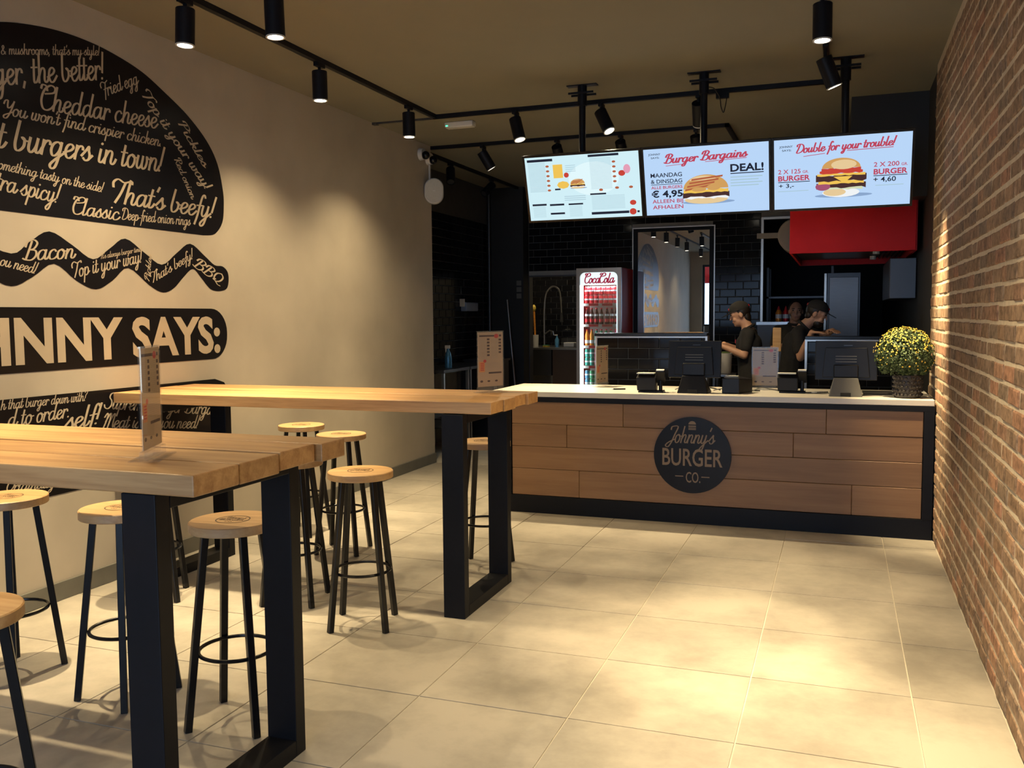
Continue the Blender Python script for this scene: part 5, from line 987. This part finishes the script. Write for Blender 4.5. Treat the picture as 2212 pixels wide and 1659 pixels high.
r = root('ceiling_light', (-4.35, 13.9, ZC), 'small ceiling light of the sink room, above the doorway', 'light'); build('frame', MB().box(-4.55, -4.15, 13.75, 14.05, ZC-.03, ZC), M['white'], r); build('diffuser', MB().box(-4.53, -4.17, 13.77, 14.03, ZC-.034, ZC-.03), E_('sink_lamp', (1, .85, .6), 5.0), r)
l = bpy.data.lights.new('sink_light', 'AREA'); l.size = .35; l.energy = 26; l.color = (1, .82, .55); o = bpy.data.objects.new('sink_light', l); link(o, r); o.location = (0, 0, -.04)
# ------------------------------------------------------------------ people behind the counter
def capsule(b, p0, p1, r0, r1, n=14):
    b.cone(p0, p1, r0, r1, n); b.ball(p0, r0, n, 8); b.ball(p1, r1, n, 8)
def limb(b, pts, rs):
    for i in range(len(pts)-1): capsule(b, pts[i], pts[i+1], rs[i], rs[i+1])
def lball(b, c, fr, lc, rad, n=16, m=11):
    t = MB(); t.ball((0, 0, 0), rad, n, m); R_, F_, U_ = fr; c = Vector(c)+R_*lc[0]+F_*lc[1]+U_*lc[2]
    b.add([c+R_*v[0]+F_*v[1]+U_*v[2] for v in t.v], t.f)
def hand(b, wrist, d, nrm, side, curl=.5, s=1.0):
    """palm along d, palm facing nrm, thumb towards side; four fingers of unequal length and a thumb"""
    wv_, d, nrm, side = Vector(wrist), Vector(d).normalized(), Vector(nrm).normalized(), Vector(side).normalized()
    for k in range(4): capsule(b, wv_+side*(.010-.007*k)*s, wv_+d*.085*s+side*(.030-.020*k)*s, .014*s, .0105*s, 8)
    for k, ln in enumerate((.070, .080, .074, .058)):
        p = wv_+d*.088*s+side*(.030-.020*k)*s; dd = d.copy()
        for j in range(3):
            dd = (dd+nrm*curl*.55).normalized(); q = p+dd*ln*s*(.44, .32, .24)[j]; capsule(b, p, q, (.0088-.0008*j)*s, (.0082-.0008*j)*s, 8); p = q
    p = wv_+d*.02*s+side*.02*s
    for j, (a, ln) in enumerate(((side*.8+d*.6+nrm*.2, .042), (side*.35+d*.9+nrm*.3, .034), (d*.9+nrm*.5, .028))):
        q = p+a.normalized()*ln*s; capsule(b, p, q, (.0125-.0015*j)*s, (.0115-.0018*j)*s, 8); p = q
def person(label, J, faceF, headU, skin, cap, hairlen, short, apron=True):
    r = root('person', (J['pel'][0], J['pel'][1], 0), label, 'person')
    Fh = Vector(faceF).normalized(); Uh = Vector(headU); Uh = (Uh-Fh*Uh.dot(Fh)).normalized(); Rh = Fh.cross(Uh); fr = (Rh, Fh, Uh); hc = Vector(J['head'])
    b = MB()
    lball(b, hc, fr, (0, -.012, .02), (.074, .094, .092)); lball(b, hc, fr, (0, .030, -.055), (.052, .055, .060)); lball(b, hc, fr, (0, .058, -.088), (.026, .024, .020)); lball(b, hc, fr, (0, .06, .02), (.058, .028, .045))
    nb = hc+Fh*.088+Uh*.012; capsule(b, nb, hc+Fh*.099-Uh*.022, .008, .0105, 8); lball(b, hc, fr, (.036, .062, -.035), (.022, .016, .020)); lball(b, hc, fr, (-.036, .062, -.035), (.022, .016, .020))
    for s_ in (1, -1): lball(b, hc, fr, (.074*s_, -.010, -.008), (.010, .020, .032), 10, 7)
    capsule(b, hc-Uh*.05-Fh*.02, J['neck'], .052, .056); capsule(b, J['neck'], J['chest'], .06, .11)
    capsule(b, J['chest'], J['pel'], .12, .12)
    for S_ in ('L', 'R'):
        sh, el, wr_ = J['sh'+S_], J['el'+S_], J['wr'+S_]
        capsule(b, J['chest'], sh, .08, .055); limb(b, [sh, Vector(sh).lerp(Vector(el), .5), el, Vector(el).lerp(Vector(wr_), .35), wr_], [.050, .044, .037, .038, .025])
        hand(b, wr_, J['hd'+S_], J['hn'+S_], J['hs'+S_], J.get('curl', .5))
        hp, kn, an = J['hp'+S_], J['kn'+S_], J['an'+S_]
        limb(b, [hp, kn, an], [.085, .055, .036]); capsule(b, an, Vector(an)+Vector(J['foot'])*.15-Vector((0, 0, .03)), .036, .030)
    o = build('body', b, skin, r, smooth=True, auto=False); md = o.modifiers.new('remesh', 'REMESH'); md.mode = 'VOXEL'; md.voxel_size = .0065; md.use_smooth_shade = True
    sm = o.modifiers.new('smooth', 'SMOOTH'); sm.factor = .5; sm.iterations = 4
    def cloth(nm, b_, m, v=.010, it=5):
        q = build(nm, b_, m, r, smooth=True, auto=False); md_ = q.modifiers.new('remesh', 'REMESH'); md_.mode = 'VOXEL'; md_.voxel_size = v; md_.use_smooth_shade = True; s2 = q.modifiers.new('smooth', 'SMOOTH'); s2.factor = .5; s2.iterations = it; return q
    t = MB(); up = Vector(J['chest']).lerp(Vector(J['neck']), .55); sd = (Vector(J['shL'])-Vector(J['shR'])).normalized()
    for s_ in (-.07, 0, .07):
        limb(t, [up+sd*s_*.6, Vector(J['chest'])+sd*s_, Vector(J['chest']).lerp(Vector(J['pel']), .55)+sd*s_, Vector(J['pel'])+sd*s_-Vector((0, 0, .06))], [.085, .125, .12, .128])
    for S_ in ('L', 'R'):
        sh, el = Vector(J['sh'+S_]), Vector(J['el'+S_]); capsule(t, up, sh, .075, .066); limb(t, [sh, sh.lerp(el, short)], [.067, .060])
    cloth('shirt', t, M['shirt'])
    cb = MB(); nk = Vector(J['neck']); ax = (hc-nk).normalized(); u = ax.orthogonal().normalized(); v = ax.cross(u)
    cb.tube([nk-ax*.005+(u*math.cos(2*PI*i/20)+v*math.sin(2*PI*i/20))*.068 for i in range(20)], .014, 8, True); build('collar', cb, M['shirt'], r, smooth=True)
    q = MB()
    for S_ in ('L', 'R'): limb(q, [Vector(J['pel'])-Vector((0, 0, .03)), J['hp'+S_], J['kn'+S_], Vector(J['an'+S_])+Vector((0, 0, .03))], [.12, .105, .075, .062])
    cloth('trousers', q, M['shirt'])
    for S_ in ('L', 'R'):
        a = Vector(J['an'+S_]); s2 = MB(); f_ = Vector(J['foot']); s2.ball((a.x+f_.x*.07, a.y+f_.y*.07, .045), (.055+abs(f_.x)*.085, .055+abs(f_.y)*.085, .045), 16, 9); build('shoe', s2, M['rubber'], r, smooth=True)
    for s_ in (1, -1):
        e = MB(); lball(e, hc, fr, (.032*s_, .078, .016), (.011, .008, .008), 10, 7); build('eye', e, M['eye'], r, smooth=True)
        e = MB(); lball(e, hc, fr, (.032*s_, .084, .036), (.018, .006, .005), 10, 6); build('eyebrow', e, M['hair'], r, smooth=True)
    e = MB(); lball(e, hc, fr, (0, .083, -.058), (.022, .007, .007), 10, 6); build('mouth', e, M['lip'], r, smooth=True)
    h = MB(); lball(h, hc, fr, (0, -.028, .030), (.081, .088, .090)); lball(h, hc, fr, (0, -.06, -.03), (.062, .045, .055+.03*hairlen)); 
    hm_ = build('hair', h, M['hair'], r, smooth=True)
    if J.get('beard'):
        e = MB(); lball(e, hc, fr, (0, .036, -.078), (.054, .052, .046)); build('beard', e, M['hair'], r, smooth=True)
    if cap:
        c = MB(); t = MB(); t.ball((0, 0, 0), (.088, .104, .085), 24, 14)
        c.add([hc+Rh*v[0]+Fh*(v[1]-.012)+Uh*(max(v[2], -.012)+.052) for v in t.v], t.f)
        ob = build('cap', c, M['shirt'], r, smooth=True)
        br = MB(); n = 14; pts = [(-.07+.14*i/n, .06+.115*math.sin(PI*(i/n))**.6) for i in range(n+1)]
        top = [hc+Rh*x+Fh*y+Uh*(.048-.35*max(0, y-.06)*.5) for x, y in pts]; br.add(top+[p-Uh*.006 for p in top], [tuple(range(n+1)), tuple(range(2*n+1, n, -1))]+[(i, n+1+i, n+2+i, i+1) for i in range(n)]+[(n, 2*n+1, n+1, 0)])
        build('brim', br, M['shirt'], ob)
        bd = MB(); lball(bd, hc, fr, (0, .083, .075), (.022, .010, .016), 10, 7); build('cap_badge', bd, M['redtrim'], ob, smooth=True)
        bk = MB(); lball(bk, hc, fr, (0, -.112, .060), (.03, .010, .016), 10, 7); build('cap_strap', bk, M['redtrim'], ob, smooth=True)
    g_ = MB(); cf = (Vector(J['foot'])).normalized(); cc = Vector(J['chest'])+cf*.124+Vector((0, 0, .03))+sd*.06; g_.obox(cc, cf*.004, sd*.018, Vector((0, 0, .018))); build('shirt_badge', g_, M['redtrim'], r, bevel=.002)
    return r
V = Vector
person('person in a black cap and black polo working in profile beside the left half wall', dict(head=(-.945, 9.30, 1.565), neck=(-.865, 9.30, 1.435), chest=(-.85, 9.30, 1.27), pel=(-.82, 9.30, .93),
  shL=(-.845, 9.135, 1.375), elL=(-.875, 9.09, 1.165), wrL=(-1.10, 9.10, 1.262), hdL=(-1, 0, .12), hnL=(0, .3, -1), hsL=(0, 1, .2),
  shR=(-.845, 9.465, 1.375), elR=(-.90, 9.50, 1.17), wrR=(-1.10, 9.33, 1.272), hdR=(-1, -.35, .05), hnR=(0, -.3, -1), hsR=(0, -1, .2),
  hpL=(-.82, 9.215, .90), hpR=(-.82, 9.385, .90), knL=(-.84, 9.205, .48), knR=(-.83, 9.40, .48), anL=(-.80, 9.205, .075), anR=(-.79, 9.40, .075), foot=(-1, 0, 0), curl=.55), (-1, -.12, -.32), (-.35, 0, 1), M['skin'], True, .6, .62)
person('bearded person in a black cap bending over the right half wall, face turned right', dict(head=(-.205, 9.100, 1.565), neck=(-.315, 9.100, 1.455), chest=(-.39, 9.100, 1.29), pel=(-.44, 9.100, .93), beard=True,
  shL=(-.36, 9.260, 1.385), elL=(-.16, 9.280, 1.36), wrL=(-.06, 9.02, 1.41), hdL=(.3, -1, -.05), hnL=(0, 0, -1), hsL=(-1, -.2, .1),
  shR=(-.37, 8.935, 1.385), elR=(-.34, 8.870, 1.16), wrR=(-.24, 8.73, 1.40), hdR=(.85, -.6, 0), hnR=(0, 0, -1), hsR=(.3, .9, 0),
  hpL=(-.44, 9.185, .90), hpR=(-.44, 9.015, .90), knL=(-.43, 9.200, .48), knR=(-.43, 9.000, .48), anL=(-.47, 9.200, .075), anR=(-.47, 9.000, .075), foot=(1, 0, 0), curl=.25), (1, -.10, -.38), (.38, 0, 1), M['skin'], True, 0, .66)
person('person in dark clothes standing in the dark kitchen, face turned to the room', dict(head=(-.475, 10.85, 1.60), neck=(-.485, 10.87, 1.46), chest=(-.50, 10.88, 1.28), pel=(-.50, 10.88, .93),
  shL=(-.335, 10.88, 1.38), elL=(-.31, 10.82, 1.13), wrL=(-.46, 10.66, 1.18), hdL=(-.9, -.4, .1), hnL=(0, 0, -1), hsL=(0, -1, .2),
  shR=(-.665, 10.88, 1.38), elR=(-.72, 10.80, 1.14), wrR=(-.55, 10.62, 1.24), hdR=(.9, -.3, .1), hnR=(0, 0, -1), hsR=(0, -1, .2),
  hpL=(-.41, 10.88, .90), hpR=(-.59, 10.88, .90), knL=(-.41, 10.86, .48), knR=(-.59, 10.86, .48), anL=(-.41, 10.89, .075), anR=(-.59, 10.89, .075), foot=(0, -1, 0), curl=.5), (.1, -1, -.1), (0, -.1, 1), M['skinb'], False, .8, .62)
